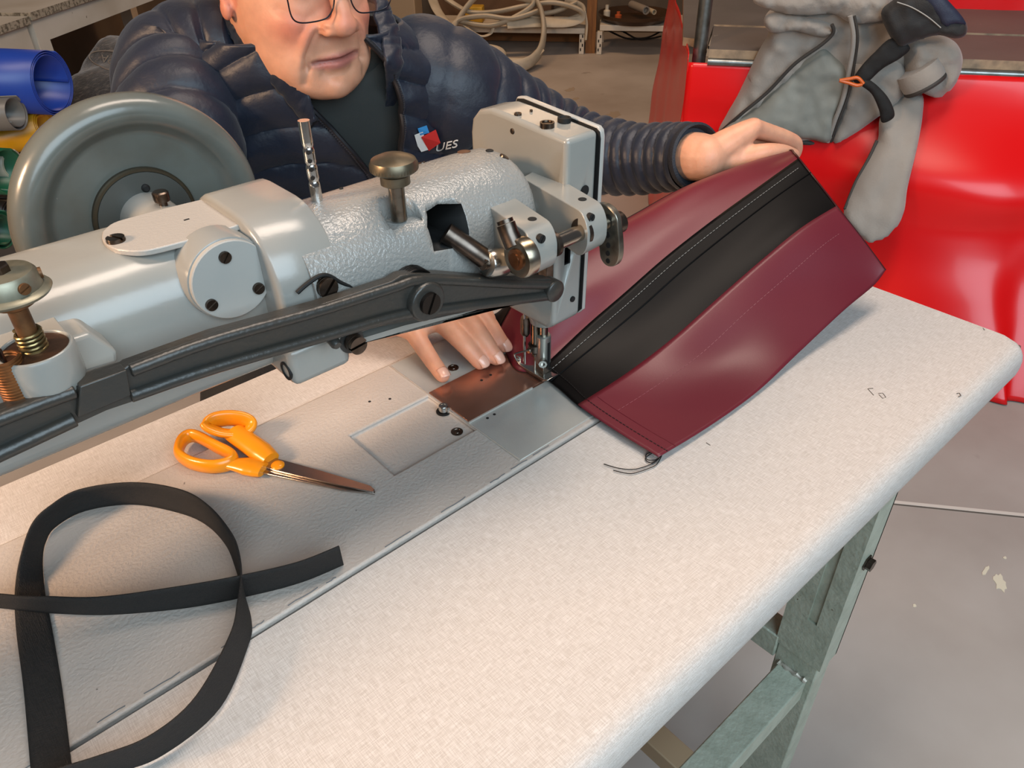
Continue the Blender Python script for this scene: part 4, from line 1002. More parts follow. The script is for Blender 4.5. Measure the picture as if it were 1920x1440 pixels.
nk = [p + (p - SHM).normalized() * 0.0 for p in rows[-1]]
b = MB(); b.tube([p + Vector((0, 0, 0.002)) for p in rows[-1]], 0.006, 10, closed=True, flat=1.8); b.build('neck_band', m_tee, tee)
b = MB(); m_tr = mat('dark_trousers', '#23262c', 0.8, bump=(600, 0.3))
for s in (-1, 1):
    hp = HIP + SD * (0.09 * s); kn = hp + FD * 0.36 + SD * 0.05 * s + Vector((0, 0, -0.06)); an = Vector((kn.x + 0.05, kn.y + 0.06, 0.09))
    b = MB(); chain(b, [HIP + SD * 0.03 * s, hp, kn, kn.lerp(an, .35), an], [0.145, 0.115, 0.085, 0.078, 0.066], n=40, seg=24); b.build('trouser_leg', m_tr, man)
    b = MB(); chain(b, [an + Vector((0, 0, -0.02)), an + FD * 0.10 + Vector((0, 0, -0.035)), an + FD * 0.2 + Vector((0, 0, -0.05))], [0.055, 0.050, 0.038], seg=20); b.build('shoe', mat('shoe_black', '#1b1a19', 0.5), man)
# ---- quilted jacket
m_jkt = mat('navy_nylon', '#171d2c', 0.48, bump=(42, 1.0, 5), spec=0.45, sheen=0.1, var=(30, '#161b28', 0.4, 0.7))
m_jin = mat('jacket_lining', '#101115', 0.7)
CHP = Vector((0.553, 1.055, 0.90)) + FD * 0.122
def sz(px, py):
    p = PPL(px, py, CHP, FD); return (p - CHP).dot(SD), p.z
eR = sorted([sz(*p)[::-1] for p in ((548, 128), (572, 172), (602, 222), (640, 280), (668, 330), (690, 430), (700, 560))])
eL = sorted([sz(*p)[::-1] for p in ((733, 100), (728, 170), (724, 230), (718, 300), (714, 340), (708, 430), (704, 560))])
def edge(tab, z): return lerp([q[0] for q in tab], [q[1] for q in tab], z)
def aL(z): return math.asin(max(-0.98, min(0.98, edge(eL, z) / 0.19)))
def aR(z): return math.asin(max(-0.98, min(0.98, edge(eR, z) / 0.19))) + 2 * PI
def qpuff(u, period, amp): return amp * (abs(math.sin(PI * u / period)) ** 0.45)
def jpuff(z, t, p):
    side = math.sin(t)
    u = z + 0.10 * (abs(side) ** 1.5) + 0.012 * math.sin(3 * t)
    w = 0.0022 * noise.noise(p * 40) + 0.0030 * noise.noise(p * 22) + 0.005 * noise.noise(p * 9)
    q = qpuff(u, 0.052, 1.0)
    return 0.0085 * q + w + 0.0045 * (1 - q) * noise.noise(Vector((t * 26, z * 14, 2.0)))
b = MB(); rows = torso_rows(0.006, 0.55, 1.040, 170, aL, aR, 170, jpuff); b.grid(rows)
jk = b.build('jacket', [m_jkt], man, angle=180, solid=0.006)
# zip tapes along both front edges
for side, nm in ((0, 'zip_tape'), (-1, 'zip_tape')):
    pts = [r_[side] + FD * 0.004 for r_ in rows[::3]]
    b = MB(); b.tube(pts, 0.0038, 8, flat=1.6); b.build(nm, mat('zip_black', '#15151a', 0.5), jk)
    b = MB()
    for k in range(0, len(pts) - 1):
        for h in (0.0, 0.33, 0.66):
            q = pts[k].lerp(pts[k + 1], h); b.obox(q + FD * 0.004 + SD * (0.002 if side == 0 else -0.002), (SD, Vector((0, 0, 1)), FD), 0.0022, 0.0012, 0.0012)
    o = b.build('zip_teeth', mat('zip_teeth', '#2d2d33', 0.3, 0.3), jk, smooth=False); o['kind'] = 'stuff'
# stand-up collar, folded open
def collar(a_px, name):
    pass
def sleeve(pts, rad, period, amp, n=190, seg=64, skew=0.0):
    C = catmull(pts, n); m = len(pts); R = []; pa = None; acc = 0
    for i in range(n):
        t = (C[min(i + 1, n - 1)] - C[max(i - 1, 0)]).normalized()
        pr = period if not isinstance(period, list) else lerp(range(m), period, i / (n - 1) * (m - 1))
        if i: acc += (C[i] - C[i - 1]).length / pr
        if pa is None: a, b2, _ = frame(t)
        else: a = (pa - t * pa.dot(t)).normalized(); b2 = t.cross(a)
        pa = a; r = lerp(range(m), rad, i / (n - 1) * (m - 1)); row = []
        for k in range(seg):
            th = 2 * PI * k / seg; dv = a * math.cos(th) + b2 * math.sin(th)
            p = C[i] + dv * r
            u = acc + (skew * math.cos(th) + 0.006 * noise.noise(p * 14)) / pr
            q = qpuff(u, 1.0, 1.0)
            row.append(p + dv * (amp * q + 0.0022 * noise.noise(p * 30) + 0.005 * noise.noise(p * 12) + 0.003 * (1 - q) * noise.noise(Vector((th * 9, acc * 0.6, 3)))))
        R.append(row)
    b = MB(); b.rings(R, True, True, False); b.build('sleeve', m_jkt, jk, angle=180); return R
SL = sleeve(LC, [0.085, 0.084, 0.076, 0.066, 0.058, 0.048, 0.0425, 0.037], [0.05, 0.048, 0.042, 0.034, 0.027, 0.024, 0.022, 0.022], 0.0072, skew=0.008)
RC = [PY(470, 92, 1.045), PY(420, 104, 1.075), RS, RS.lerp(RE, .35), RS.lerp(RE, .7), RE, RE.lerp(RW, .35), RE.lerp(RW, .7), RE.lerp(RW, .84)]
SR = sleeve(RC, [0.050, 0.066, 0.078, 0.076, 0.070, 0.062, 0.054, 0.046, 0.038], 0.044, 0.0085, skew=0.02)
def polys(G, wrap):
    n = len(G[0]); return [tuple(p) for r_ in G for p in r_], [(i * n + j, (i + 1) * n + j, (i + 1) * n + (j + 1) % n, i * n + (j + 1) % n) for i in range(len(G) - 1) for j in range(n if wrap else n - 1)]
av, af = [], []
for G_, w_ in ((rows, False), (SL, True), (SR, True)):
    v_, f_ = polys(G_, w_); o_ = len(av); av += v_; af += [tuple(q + o_ for q in f) for f in f_]
bvj = BVHTree.FromPolygons(av, af)
cb_ = [(580, 238, .925), (556, 196, .935), (520, 150, .955), (482, 112, .98), (449, 76, 1.01), (424, 35, 1.05), (420, 0, 1.09)]
ct_ = [(592, 222, .912), (575, 165, .922), (550, 124, .942), (506, 86, .972), (470, 56, 1.0), (448, 25, 1.035), (446, -12, 1.075)]
dbs = [(735, 235, .905), (742, 170, .912), (745, 120, .925), (741, 70, .95), (727, 30, .99), (702, 0, 1.03)]
dts = [(720, 228, .905), (723, 170, .905), (722, 120, .915), (714, 74, .935), (702, 35, .97), (690, -8, 1.01)]
def deep(px, py, fall):
    dd = ray(px, py); h = bvj.ray_cast(CAMP, dd.normalized())[0]
    return fall if h is None else (h - CAMP).dot(FV)
def col_side(bs, ts):
    B_, T_ = [], []; d_ = 1.0
    for (x0, y0, _), (x1, y1, _) in zip(bs, ts):
        d_ = deep(x0, max(y0, 2), d_) if len(B_) < 3 else d_ + 0.005; B_.append(PT(x0, y0, d_ - 0.004)); T_.append(PT(x1, y1, d_ - 0.022))
    return B_, T_
b1_, t1_ = col_side(cb_, ct_); b2_, t2_ = col_side(dbs, dts)
base_ = b1_ + [Vector((0.475, 1.105, 1.075)), Vector((0.555, 1.085, 1.08))] + b2_[::-1]
top_ = t1_ + [Vector((0.485, 1.085, 1.115)), Vector((0.55, 1.07, 1.115))] + t2_[::-1]
BA, TO = catmull(base_, 150), catmull(top_, 150); G = []
for k in range(150):
    d = (TO[k] - BA[k]); t = (BA[min(k + 1, 149)] - BA[max(k - 1, 0)]).normalized(); nn_ = d.cross(t).normalized()
    if nn_.dot(CAMP - BA[k]) < 0: nn_ = -nn_
    G.append([BA[k] - d * 0.25 + d * (1.25 * j / 12) + nn_ * (0.004 * math.sin(PI * j / 12) + 0.0035 * noise.noise(Vector((k * 0.35, j * 0.12, 5.0))) + 0.002 * noise.noise(Vector((k * 0.9, j * 0.2, 9.0)))) for j in range(13)])
b = MB(); b.grid(G); b.build('collar', m_jkt, jk, angle=180, solid=0.006)
for q0_, q1_ in ((BA[0], TO[0]), (BA[-1], TO[-1])):
    b = MB(); b.tube([q0_, q0_.lerp(q1_, .5), q1_], 0.0035, 8); b.build('zip_end', mat('zip_black', '#15151a', 0.5), jk)
m_cuff = mat('cuff_knit', '#1d2029', 0.7, bump=(500, 0.4))
d = (LC[-1] - LC[-2]).normalized()
b = MB(); b.lathe(LC[-1] - d * 0.004, d, [(0.0425, 0), (0.046, 0.007), (0.0455, 0.014), (0.042, 0.016), (0.038, 0.006)], 40); b.build('cuff', m_cuff, jk)
d = (RW - RE).normalized(); q = RE.lerp(RW, .84)
b = MB(); b.lathe(q - d * 0.004, d, [(0.040, 0), (0.042, 0.006), (0.039, 0.013), (0.035, 0.013), (0.033, 0.006)], 40); b.build('cuff', m_cuff, jk)
# chest emblem and lettering, laid on the jacket surface
bv = bvj
CHX = Vector((0.5, 0.9, 0.95))
def onj(px, py, h=0.006):
    dd = ray(px, py).normalized(); hit, nrm, ix, dist = bv.ray_cast(CAMP, dd)
    if hit is None: return None
    return hit - dd * h
def patch(poly, name, m, h):
    pts = [onj(x, y, h) for x, y in poly]
    if any(p is None for p in pts): return
    b = MB(); b.prism(pts, ray(*poly[0]).normalized() * 0.003); b.build(name, m, jk)
patch([(783, 241), (800, 235), (805, 249), (788, 254)], 'emblem_blue', mat('emblem_blue', '#2d7fb8', 0.6), 0.0075)
patch([(777, 253), (793, 247), (803, 281), (790, 285), (783, 274)], 'emblem_white', mat('emblem_white', '#e8e4de', 0.6), 0.0080)
patch([(790, 257), (817, 243), (826, 268), (804, 283)], 'emblem_red', mat('emblem_red', '#cf2a25', 0.6), 0.0085)
fc = bpy.data.curves.new('t', 'FONT'); fc.body = 'UES'; fc.size = 1; fc.extrude = 0; fc.resolution_u = 3
fo = bpy.data.objects.new('t', fc); COL.objects.link(fo)
dg = bpy.context.evaluated_depsgraph_get(); dg.update(); tm = bpy.data.meshes.new_from_object(fo.evaluated_get(dg))
xs_ = [v.co.x for v in tm.vertices]; ww = max(xs_)
vs = []; ok = True
for v in tm.vertices:
    u, w_ = v.co.x / ww, v.co.y / 0.72
    px, py = 815 + 42 * u + 3.0 * w_, 285 - 9 * u - 15 * w_
    q = onj(px, py, 0.0075)
    if q is None: ok = False; break
    vs.append(q)
if ok:
    b = MB(); b.add(vs, [tuple(p.vertices) for p in tm.polygons]); b.build('chest_lettering', mat('thread_white', '#dedbd6', 0.6), jk, smooth=False, solid=0.0006)
bpy.data.objects.remove(fo); bpy.data.meshes.remove(tm)
# ---- hair and glasses
b = MB(); R = []
for i in range(9):
    z = 0.018 + 0.104 * i / 8; w = lerp(hz, hw, z) + 0.004; f0 = lerp(hz, yf, z); b0 = lerp(hz, yb, z) + 0.005
    f0 = lerp([0.018, 0.05, 0.075, 0.122], [0.02, 0.0, -0.06, -0.03], z); cy, hd = (f0 + b0) / 2, (b0 - f0) / 2
    R.append([HL(math.cos(2 * PI * k / 40) * w, cy + math.sin(2 * PI * k / 40) * hd, z + 0.003) for k in range(40)])
b.rings(R); hair = b.build('hair', mat('grey_hair', '#8b857c', 0.7, bump=(300, 0.8, 4), stretch=(1, 1, 0.2)), man, angle=180)
gl = MB(); m_gl = mat('glasses_frame', '#20222b', 0.3, 0.5)
b = MB()
for s in (-1, 1):
    def LP2(u, v): return HL(s * (0.0335 + u), -0.108 + 0.030 * max(0, (u + 0.02)) ** 1.0 * 0.35 + abs(v) * 0.02, -0.006 + v)
    o_ = [(-0.024, 0.014), (-0.010, 0.0175), (0.012, 0.018), (0.0265, 0.015), (0.0275, 0.0), (0.0245, -0.014), (0.015, -0.0195), (-0.006, -0.0200), (-0.017, -0.0165), (-0.0235, -0.005)]
    lp = catmull([LP2(*q) for q in o_], 48, True); b.tube(lp, 0.0009, 8, closed=True)
    b.tube(catmull([LP2(0.027, 0.010), HL(s * 0.070, -0.088, 0.006), HL(s * 0.080, -0.045, 0.010), HL(s * 0.0825, 0.0, 0.012), HL(s * 0.082, 0.02, 0.004)], 30), 0.0017, 8)
    b.tube(catmull([LP2(-0.021, -0.001), HL(s * 0.010, -0.100, -0.004), HL(s * 0.0095, -0.0985, -0.010)], 10), 0.0007, 6)
    ln = MB(); ln.add(lp, [tuple(range(48))]); 
    lens_m = mat('lens_glass', '#ffffff', 0.02, trans=1.0, alpha=0.16)
    lo = ln.build('lens', lens_m, man, smooth=False)
b.tube(catmull([HL(-0.0105, -0.109, 0.004), HL(0, -0.111, 0.007), HL(0.0105, -0.109, 0.004)], 12), 0.0011, 8)
gls = b.build('glasses', m_gl, man)
# stool below him
st = thing('stool', 'round workshop stool under the person behind the sewing table', 'stool', (HIP.x, HIP.y, 0))
b = MB(); b.lathe((HIP.x, HIP.y, 0.425), (0, 0, 1), [(0.16, 0), (0.17, 0.01), (0.17, 0.035), (0.155, 0.045)], 40); b.build('seat', mat('stool_seat', '#2a2624', 0.5), st)
b = MB(); b.cyl((HIP.x, HIP.y, 0.03), (HIP.x, HIP.y, 0.425), 0.025); b.build('column', M_DSTEEL, st)
for k in range(5):
    a = 2 * PI * k / 5; b = MB(); b.tube([(HIP.x, HIP.y, 0.05), (HIP.x + math.cos(a) * 0.24, HIP.y + math.sin(a) * 0.24, 0.02)], [0.02, 0.015], 12); b.build('leg', M_BLACK, st)

# ================================================================ red tarpaulin bench on the right
UB = Vector((0.54, -0.84, 0)).normalized(); VB = Vector((0.84, 0.54, 0)).normalized()
m_red = mat('red_tarpaulin', '#dc0a0e', 0.30, bump=(5, 0.08, 3), coat=0.15, spec=0.45)
wb = thing('workbench', 'low workbench with worn plank top and steel tube rails behind the red tarpaulin', 'workbench', (2.3, 1.2, 0))
P0 = PZ(1296, 104, 0.735); P1 = PZ(1920, 131, 0.735); UB = (P1 - P0); UB.z = 0; LB = UB.length; UB.normalize(); VB = Vector((-UB.y, UB.x, 0))
def WB(a, c, z): return Vector((P0.x, P0.y, 0)) + UB * a + VB * c + Vector((0, 0, z))
m_plk = mat('worn_plank', '#6a5f57', 0.6, bump=(60, 0.3, 5), var=(5, '#61564e', 0.35, 0.7), speck=(40, '#a79a8b', 0.74))
m_plke = mat('plank_edge', '#a58d72', 0.7, bump=(90, 0.4, 4), var=(30, '#7b6a58', 0.4, 0.7))
m_tube = mat('galvanised_tube', '#8c8f8d', 0.32, 0.9, var=(30, '#6c6a64', 0.4, 0.7))
def plank(poly, z0, z1, name='plank'):
    b = MB(); b.prism([Vector((p.x, p.y, z0)) for p in poly], (0, 0, z1 - z0))
    o = b.build(name, [m_plk, m_plke], wb, smooth=False)
    for f in o.data.polygons: f.material_index = 0 if abs(f.normal.z) > 0.7 else 1
    return o
c1 = PZ(1330, 92, 0.757); 
plank([c1, WB(LB + 0.75, 0.0, 0), WB(LB + 0.75, 0.30, 0), c1 + VB * 0.30], 0.735, 0.757)
c2 = PZ(1281, 72, 0.757); c3 = PZ(1328, 78, 0.757)
plank([c2, c3, c1 + VB * 0.31, WB(LB + 0.75, 0.31, 0), WB(LB + 0.75, 0.62, 0), c2 + VB * 0.75 - UB * 0.05], 0.738, 0.760)
b = MB(); b.cyl(c1 + Vector((0, 0, -0.032)) - VB * 0.002, WB(LB + 0.75, -0.002, 0.725), 0.010); b.build('front_rail', m_tube, wb)
pp = PZ(1312, 96, 0.74); b = MB(); b.cyl((pp.x, pp.y, 0.0), (pp.x, pp.y, 1.45), 0.0185, seg=24); b.build('steel_post', m_tube, wb)
for a, c in ((LB + 0.7, 0.1), (LB + 0.7, 0.55), (0.1, 0.55)):
    q = WB(a, c, 0); b = MB(); b.cyl(q, q + Vector((0, 0, 0.735)), 0.0185); b.build('leg', m_tube, wb)
# front drape flaring onto the floor
b = MB(); G = []
na, nv_ = 110, 60
botp = [Vector((P0.x - 0.02, P0.y - 0.01, 0)), Vector((1.93, 0.85, 0)), PZ(1850, 748, 0), PZ(1920, 751, 0), Vector((2.25, -0.15, 0)), Vector((2.5, -0.6, 0))]
bot = catmull(botp, na)
for i in range(na):
    u = i / (na - 1); tp = WB(-0.004 + (LB + 0.75) * u, -0.020, 0.722); row = []
    fl = (bot[i] - Vector((tp.x, tp.y, 0))).length
    for j in range(nv_):
        v = j / (nv_ - 1); z = 0.722 * (1 - v) + 0.004 * v
        h = v ** (1.25) * (1 if fl < 0.06 else 1) + (0.06 * math.sin(PI * v) + 0.16 * math.exp(-((v - 0.30) / 0.13) ** 2)) * min(1, fl * 3)
        p = Vector((tp.x, tp.y, 0)).lerp(bot[i], h); p.z = z
        w = min(1, v * 5) * (0.016 * noise.noise(Vector((u * 2.6, v * 4.0, 1.3))) + 0.004 * noise.noise(Vector((u * 8, v * 9 + u * 4, 4.2))))
        p = p - VB * (w + 0.010 * min(1, v * 8))
        row.append(p)
    G.append(row)
b.grid(G)
# left side of the cover
FLp = PZ(1262, -45, 0.75); side = [P0 + VB * -0.02, P0.lerp(FLp, .35), P0.lerp(FLp, .7), FLp]
G2 = []
for i in range(40):
    u = i / 39; tp = Vector((P0.x, P0.y, 0)).lerp(Vector((FLp.x, FLp.y, 0)), u) - VB * (0.024 * (1 - u)); row = []
    for j in range(40):
        v = j / 39; w = 0.012 * noise.noise(Vector((u * 6 + 3, v * 4, 7))) + 0.05 * v * u
        row.append(tp - UB * (0.006 + w) + Vector((0, 0, 0.745 * (1 - v) + 0.004 * v)))
    G2.append(row)
b.grid(G2)
tarp = b.build('red_tarpaulin', m_red, None, angle=180, solid=0.002, root=WB(0.6, -0.2, 0))
tag(tarp, 'glossy red tarpaulin draped down the workbench front and spread over the floor', 'tarpaulin')
# standing red sheet behind the planks
b = MB(); G = []
for i in range(60):
    u = i / 59; row = []
    for j in range(30):
        v = j / 29; q = WB(-0.02 + (LB + 1.1) * u, 0.66, 0.0 + 1.5 * v)
        row.append(q - VB * (0.02 * noise.noise(Vector((u * 6, v * 3, 9))) + 0.01 * noise.noise(Vector((u * 18, v * 9, 2)))))
    G.append(row)
G = G[22:]
b.grid(G); t2 = b.build('red_sheet', m_red, None, angle=180, solid=0.002, root=WB(0.8, 0.66, 0))
tag(t2, 'red tarpaulin sheet standing upright behind the worn planks', 'tarpaulin')

# ---- padded cloth pieces hanging on the bench front
from mathutils.geometry import delaunay_2d_cdt
def inside(p, poly):
    c = False; n = len(poly); j = n - 1
    for i in range(n):
        if (poly[i][1] > p[1]) != (poly[j][1] > p[1]) and p[0] < (poly[j][0] - poly[i][0]) * (p[1] - poly[i][1]) / (poly[j][1] - poly[i][1]) + poly[i][0]: c = not c
        j = i
    return c
def dist_poly(p, poly):
    P = np.array(poly); Q = np.roll(P, -1, 0); d = Q - P; t = np.clip(((np.array(p) - P) * d).sum(1) / np.maximum((d * d).sum(1), 1e-9), 0, 1)
    return float(np.min(np.linalg.norm(P + d * t[:, None] - np.array(p), axis=1)))
def puffy(name, outline, off, thick, m, parent, wr=0.006, wscale=0.03, step=7, rim=26, smooth_outline=True, wdir=(1, 1), back=0.4):
    """a padded cloth piece: outline on an upright plane just before the bench front"""
    if smooth_outline:
        outline = [(p.x, p.y) for p in catmull([Vector((x, y, 0)) for x, y in outline], max(40, len(outline) * 6), True)]
    oo = off if isinstance(off, tuple) else (off, 0, off, 100); off = oo[0]
    pts = [Vector(q) for q in outline]; n0 = len(pts)
    xs = [q[0] for q in outline]; ys = [q[1] for q in outline]
    y = min(ys) + step * 0.5; k = 0
    while y < max(ys):
        x = min(xs) + (step * 0.5 if k % 2 else 0)
        while x < max(xs):
            if inside((x, y), outline) and dist_poly((x, y), outline) > step * 0.5: pts.append(Vector((x, y)))
            x += step
        y += step * 0.87; k += 1
    res = delaunay_2d_cdt([Vector((q[0], q[1])) for q in pts], [(i, (i + 1) % n0) for i in range(n0)], [], 1, 1e-4)
    vv, ff = res[0], res[2]
    fr, bk = [], []
    for q in vv:
        d = dist_poly((q[0], q[1]), outline); e = min(1, d / rim); pf = math.sqrt(max(0, 1 - (1 - e) ** 2))
        w = wr * (noise.noise(Vector((q[0] * wscale * wdir[0], q[1] * wscale * wdir[1], off * 50))) + 0.6 * noise.noise(Vector((q[0] * wscale * 2.7, q[1] * wscale * 2.7 * wdir[1], off * 70 + 3))))
        base = PPL(q[0], q[1], WB(0, -(oo[0] + (oo[2] - oo[0]) * (q[1] - oo[1]) / (oo[3] - oo[1])), 0.7), VB)
        fr.append(base - VB * (thick * pf + w * pf)); bk.append(base + VB * (thick * back * pf + 0.001))
    b = MB(); n = len(vv)
    tri = [tuple(f) for f in ff if inside(((vv[f[0]][0] + vv[f[1]][0] + vv[f[2]][0]) / 3, (vv[f[0]][1] + vv[f[1]][1] + vv[f[2]][1]) / 3), outline)]
    b.add(fr + bk, tri + [tuple(i + n for i in reversed(f)) for f in tri] + [(i, (i + 1) % n0, (i + 1) % n0 + n, i + n) for i in range(n0)])
    return b.build(name, m, parent, angle=180)
def ribbon_px(name, pts, off, r, m, parent, flat=1.0, seg=10):
    p0 = WB(0, -off, 0.7); C = catmull([PPL(x, y, WB(0, -(off if len(q) == 0 else q[0]), 0.7), VB) for x, y, *q in pts], 40)
    b = MB(); b.tube(C, r, seg, flat=flat); return b.build(name, m, parent)
fj = thing('fleece_jacket', 'grey fleece jacket thrown over the red tarpaulin bench with sleeves hanging', 'jacket', WB(0.45, -0.05, 0.4))
m_fl = mat('grey_fleece', '#9c938a', 0.9, bump=(240, 0.4, 4), sheen=0.3, var=(7, '#8d857d', 0.4, 0.7))
m_li = mat('grey_lining', '#8c8b82', 0.7, bump=(60, 0.2, 4), var=(9, '#74756e', 0.4, 0.7))
m_pi = mat('dark_piping2', '#3a3531', 0.7)
puffy('body', [(1347, 250), (1362, 214), (1392, 160), (1420, 100), (1440, 62), (1432, 40), (1445, 18), (1480, 4), (1500, -25), (1600, -40), (1660, -20), (1700, 30), (1715, 100), (1710, 160), (1690, 190), (1650, 216), (1600, 254), (1566, 270), (1520, 264), (1450, 262), (1390, 256)], 0.030, 0.055, m_fl, fj, 0.016, 0.016)
puffy('sleeve', [(1652, 216), (1690, 175), (1728, 176), (1730, 215), (1720, 275), (1702, 350), (1694, 400), (1670, 436), (1640, 452), (1624, 452), (1600, 428), (1582, 396), (1604, 340), (1628, 296), (1646, 262)], (0.07, 180, 0.30, 450), 0.040, m_fl, fj, 0.014, 0.018, wdir=(1.6, 0.6))
puffy('sleeve', [(1694, 108), (1706, 72), (1752, 64), (1790, 78), (1805, 108), (1798, 140), (1780, 168), (1760, 182), (1738, 178), (1706, 158), (1696, 140)], 0.075, 0.050, m_fl, fj, 0.016, 0.03)
puffy('hood_fold', [(1412, 2), (1440, -18), (1500, -30), (1560, -25), (1640, -24), (1668, 0), (1660, 36), (1600, 44), (1560, 26), (1500, 30), (1448, 20)], 0.090, 0.040, m_fl, fj, 0.016, 0.03)
puffy('hood_fold', [(1436, 30), (1470, 22), (1520, 34), (1560, 46), (1570, 62), (1540, 70), (1490, 58), (1450, 62), (1434, 48)], 0.088, 0.030, m_fl, fj, 0.016, 0.04, rim=14)
puffy('lining', [(1356, 244), (1410, 206), (1470, 150), (1520, 104), (1545, 92), (1568, 110), (1590, 132), (1592, 170), (1576, 215), (1556, 266), (1520, 262), (1450, 258), (1400, 252)], (0.074, 100, 0.086, 260), 0.026, m_li, fj, 0.010, 0.018)
puffy('lower_front', [(1592, 120), (1640, 112), (1690, 120), (1700, 160), (1680, 195), (1640, 224), (1600, 252), (1562, 268), (1574, 220), (1588, 170)], (0.076, 100, 0.095, 270), 0.034, m_fl, fj, 0.010, 0.02)
ribbon_px('zip', [(1594, 30, 0.140), (1600, 70, 0.135), (1594, 120, 0.120), (1582, 180, 0.118), (1564, 230, 0.112), (1552, 266, 0.096)], 0.1, 0.0055, m_fl, fj)
ribbon_px('zip', [(1602, 30, 0.140), (1608, 70, 0.135), (1602, 120, 0.120), (1590, 180, 0.118), (1571, 230, 0.112), (1558, 266, 0.096)], 0.1, 0.0035, m_pi, fj)
ribbon_px('piping', [(1350, 248, 0.06), (1392, 212, 0.092), (1440, 172, 0.098), (1490, 120, 0.105), (1540, 84, 0.112), (1562, 62, 0.118), (1560, 46, 0.125)], 0.1, 0.0045, m_pi, fj)
ribbon_px('hem', [(1350, 250, 0.045), (1420, 262, 0.07), (1500, 266, 0.08), (1560, 274, 0.08), (1572, 266, 0.078)], 0.1, 0.007, m_pi, fj)
ribbon_px('piping', [(1644, 264, 0.145), (1628, 298, 0.175), (1604, 342, 0.21), (1584, 392, 0.255)], 0.1, 0.004, m_pi, fj)
# cuff with its dark opening
cc = PPL(1735, 160, WB(0, -0.115, 0.7), VB); ax = (Vector((0.25, -0.5, -0.75))).normalized()
b = MB(); b.lathe(cc - ax * 0.03, ax, [(0.050, -0.02), (0.052, 0.0), (0.050, 0.022), (0.047, 0.030), (0.043, 0.030), (0.041, 0.020), (0.030, 0.004)], 36); b.build('cuff', m_fl, fj)
b = MB(); b.lathe(cc - ax * 0.004, ax, [(0.0495, -0.004), (0.051, 0.002), (0.0485, 0.0075), (0.0435, 0.006), (0.042, 0.0)], 36); b.build('cuff_trim', m_pi, fj)
# ---- black harness bag with strap and orange buckle
hb = thing('harness_bag', 'black and navy padded harness with webbing strap and orange buckle over the grey fleece', 'harness', WB(0.62, -0.14, 0.7))
m_bk = mat('black_cordura', '#1d1b1b', 0.7, bump=(500, 0.4), sheen=0.15)
puffy('pad', [(1652, 26), (1672, 2), (1700, -14), (1750, -18), (1786, 14), (1812, 44), (1810, 66), (1790, 72), (1758, 66), (1720, 76), (1690, 88), (1672, 74)], 0.150, 0.032, m_bk, hb, 0.008, 0.03, rim=16)
puffy('navy_panel', [(1716, -18), (1752, -20), (1790, 14), (1811, 44), (1792, 46), (1768, 50), (1752, 26)], 0.176, 0.012, mat('navy_panel', '#272c40', 0.6, bump=(400, 0.3)), hb, 0.003, 0.03, rim=10)
w_m = mat('harness_web', '#181615', 0.75, bump=(700, 0.5))
puffy('strap', [(1672, 72), (1706, 88), (1690, 108), (1656, 128), (1632, 150), (1620, 160), (1600, 152), (1612, 128), (1640, 98)], 0.158, 0.006, w_m, hb, 0.004, 0.03, rim=6)
puffy('strap', [(1612, 146), (1634, 152), (1660, 176), (1674, 200), (1676, 220), (1654, 230), (1648, 206), (1634, 176), (1612, 158)], 0.162, 0.006, w_m, hb, 0.004, 0.03, rim=6)
m_ob = mat('orange_buckle', '#d9641c', 0.35)
ribbon_px('buckle', [(1574, 151, 0.178), (1590, 155, 0.178), (1606, 160, 0.178), (1617, 158, 0.178)], 0.17, 0.0042, m_ob, hb)
ribbon_px('buckle', [(1574, 151, 0.178), (1592, 148, 0.178), (1608, 146, 0.178), (1619, 157, 0.178)], 0.17, 0.0042, m_ob, hb)
ribbon_px('stitching', [(1682, 4, 0.186), (1710, 14, 0.188), (1740, 32, 0.190), (1764, 52, 0.186)], 0.17, 0.0012, mat('white_stitch', '#a9a59f', 0.6), hb)

# ================================================================ white timber benches on the left
m_wt = mat('white_timber', '#c9bdad', 0.6, bump=(50, 0.15, 4), var=(5, '#b7a996', 0.4, 0.7), speck=(35, '#6b5c4c', 0.73))
m_ce = mat('raw_board_edge', '#9d8f7b', 0.8, bump=(200, 0.5), var=(90, '#5f5444', 0.45, 0.6))
DB = (PZ(190, 0, 0.8) - PZ(0, 65, 0.8)).normalized(); NB = Vector((-DB.y, DB.x, 0))
F0 = PZ(0, 65, 0.775); 
def BN(a, c, z): return Vector((F0.x, F0.y, 0)) + DB * a + NB * c + Vector((0, 0, z))
def bench(a0, a1, label, zt):
    t = thing('timber_bench', label, 'bench', BN((a0 + a1) / 2, 0.35, 0))
    b = MB(); b.prism([BN(a0, 0, zt - 0.022), BN(a1, 0, zt - 0.022), BN(a1, 0.7, zt - 0.022), BN(a0, 0.7, zt - 0.022)], (0, 0, 0.022))
    o = b.build('bench_top', [m_wt, m_ce], t, smooth=False)
    for f in o.data.polygons: f.material_index = 0 if abs(f.normal.z) > 0.7 else 1
    b = MB(); b.prism([BN(a0 + .01, 0.012, zt - 0.092), BN(a1 - .01, 0.012, zt - 0.092), BN(a1 - .01, 0.050, zt - 0.092), BN(a0 + .01, 0.050, zt - 0.092)], (0, 0, 0.07)); b.build('apron', m_wt, t, smooth=False)
    for a in (a0 + 0.01, a1 - 0.07):
        for c in (0.012, 0.62):
            b = MB(); b.prism([BN(a, c, 0), BN(a + 0.06, c, 0), BN(a + 0.06, c + 0.06, 0), BN(a, c + 0.06, 0)], (0, 0, zt - 0.092)); b.build('leg', m_wt, t, smooth=False)
    return t
aJ = (PZ(90, 30, 0.797) - F0).dot(DB)
bench(-0.9, aJ - 0.005, 'white timber bench with worn board edge above the vinyl rolls', 0.797)
bench(aJ + 0.005, aJ + 1.7, 'white timber bench with a dark furry cover stowed beneath it', 0.805)
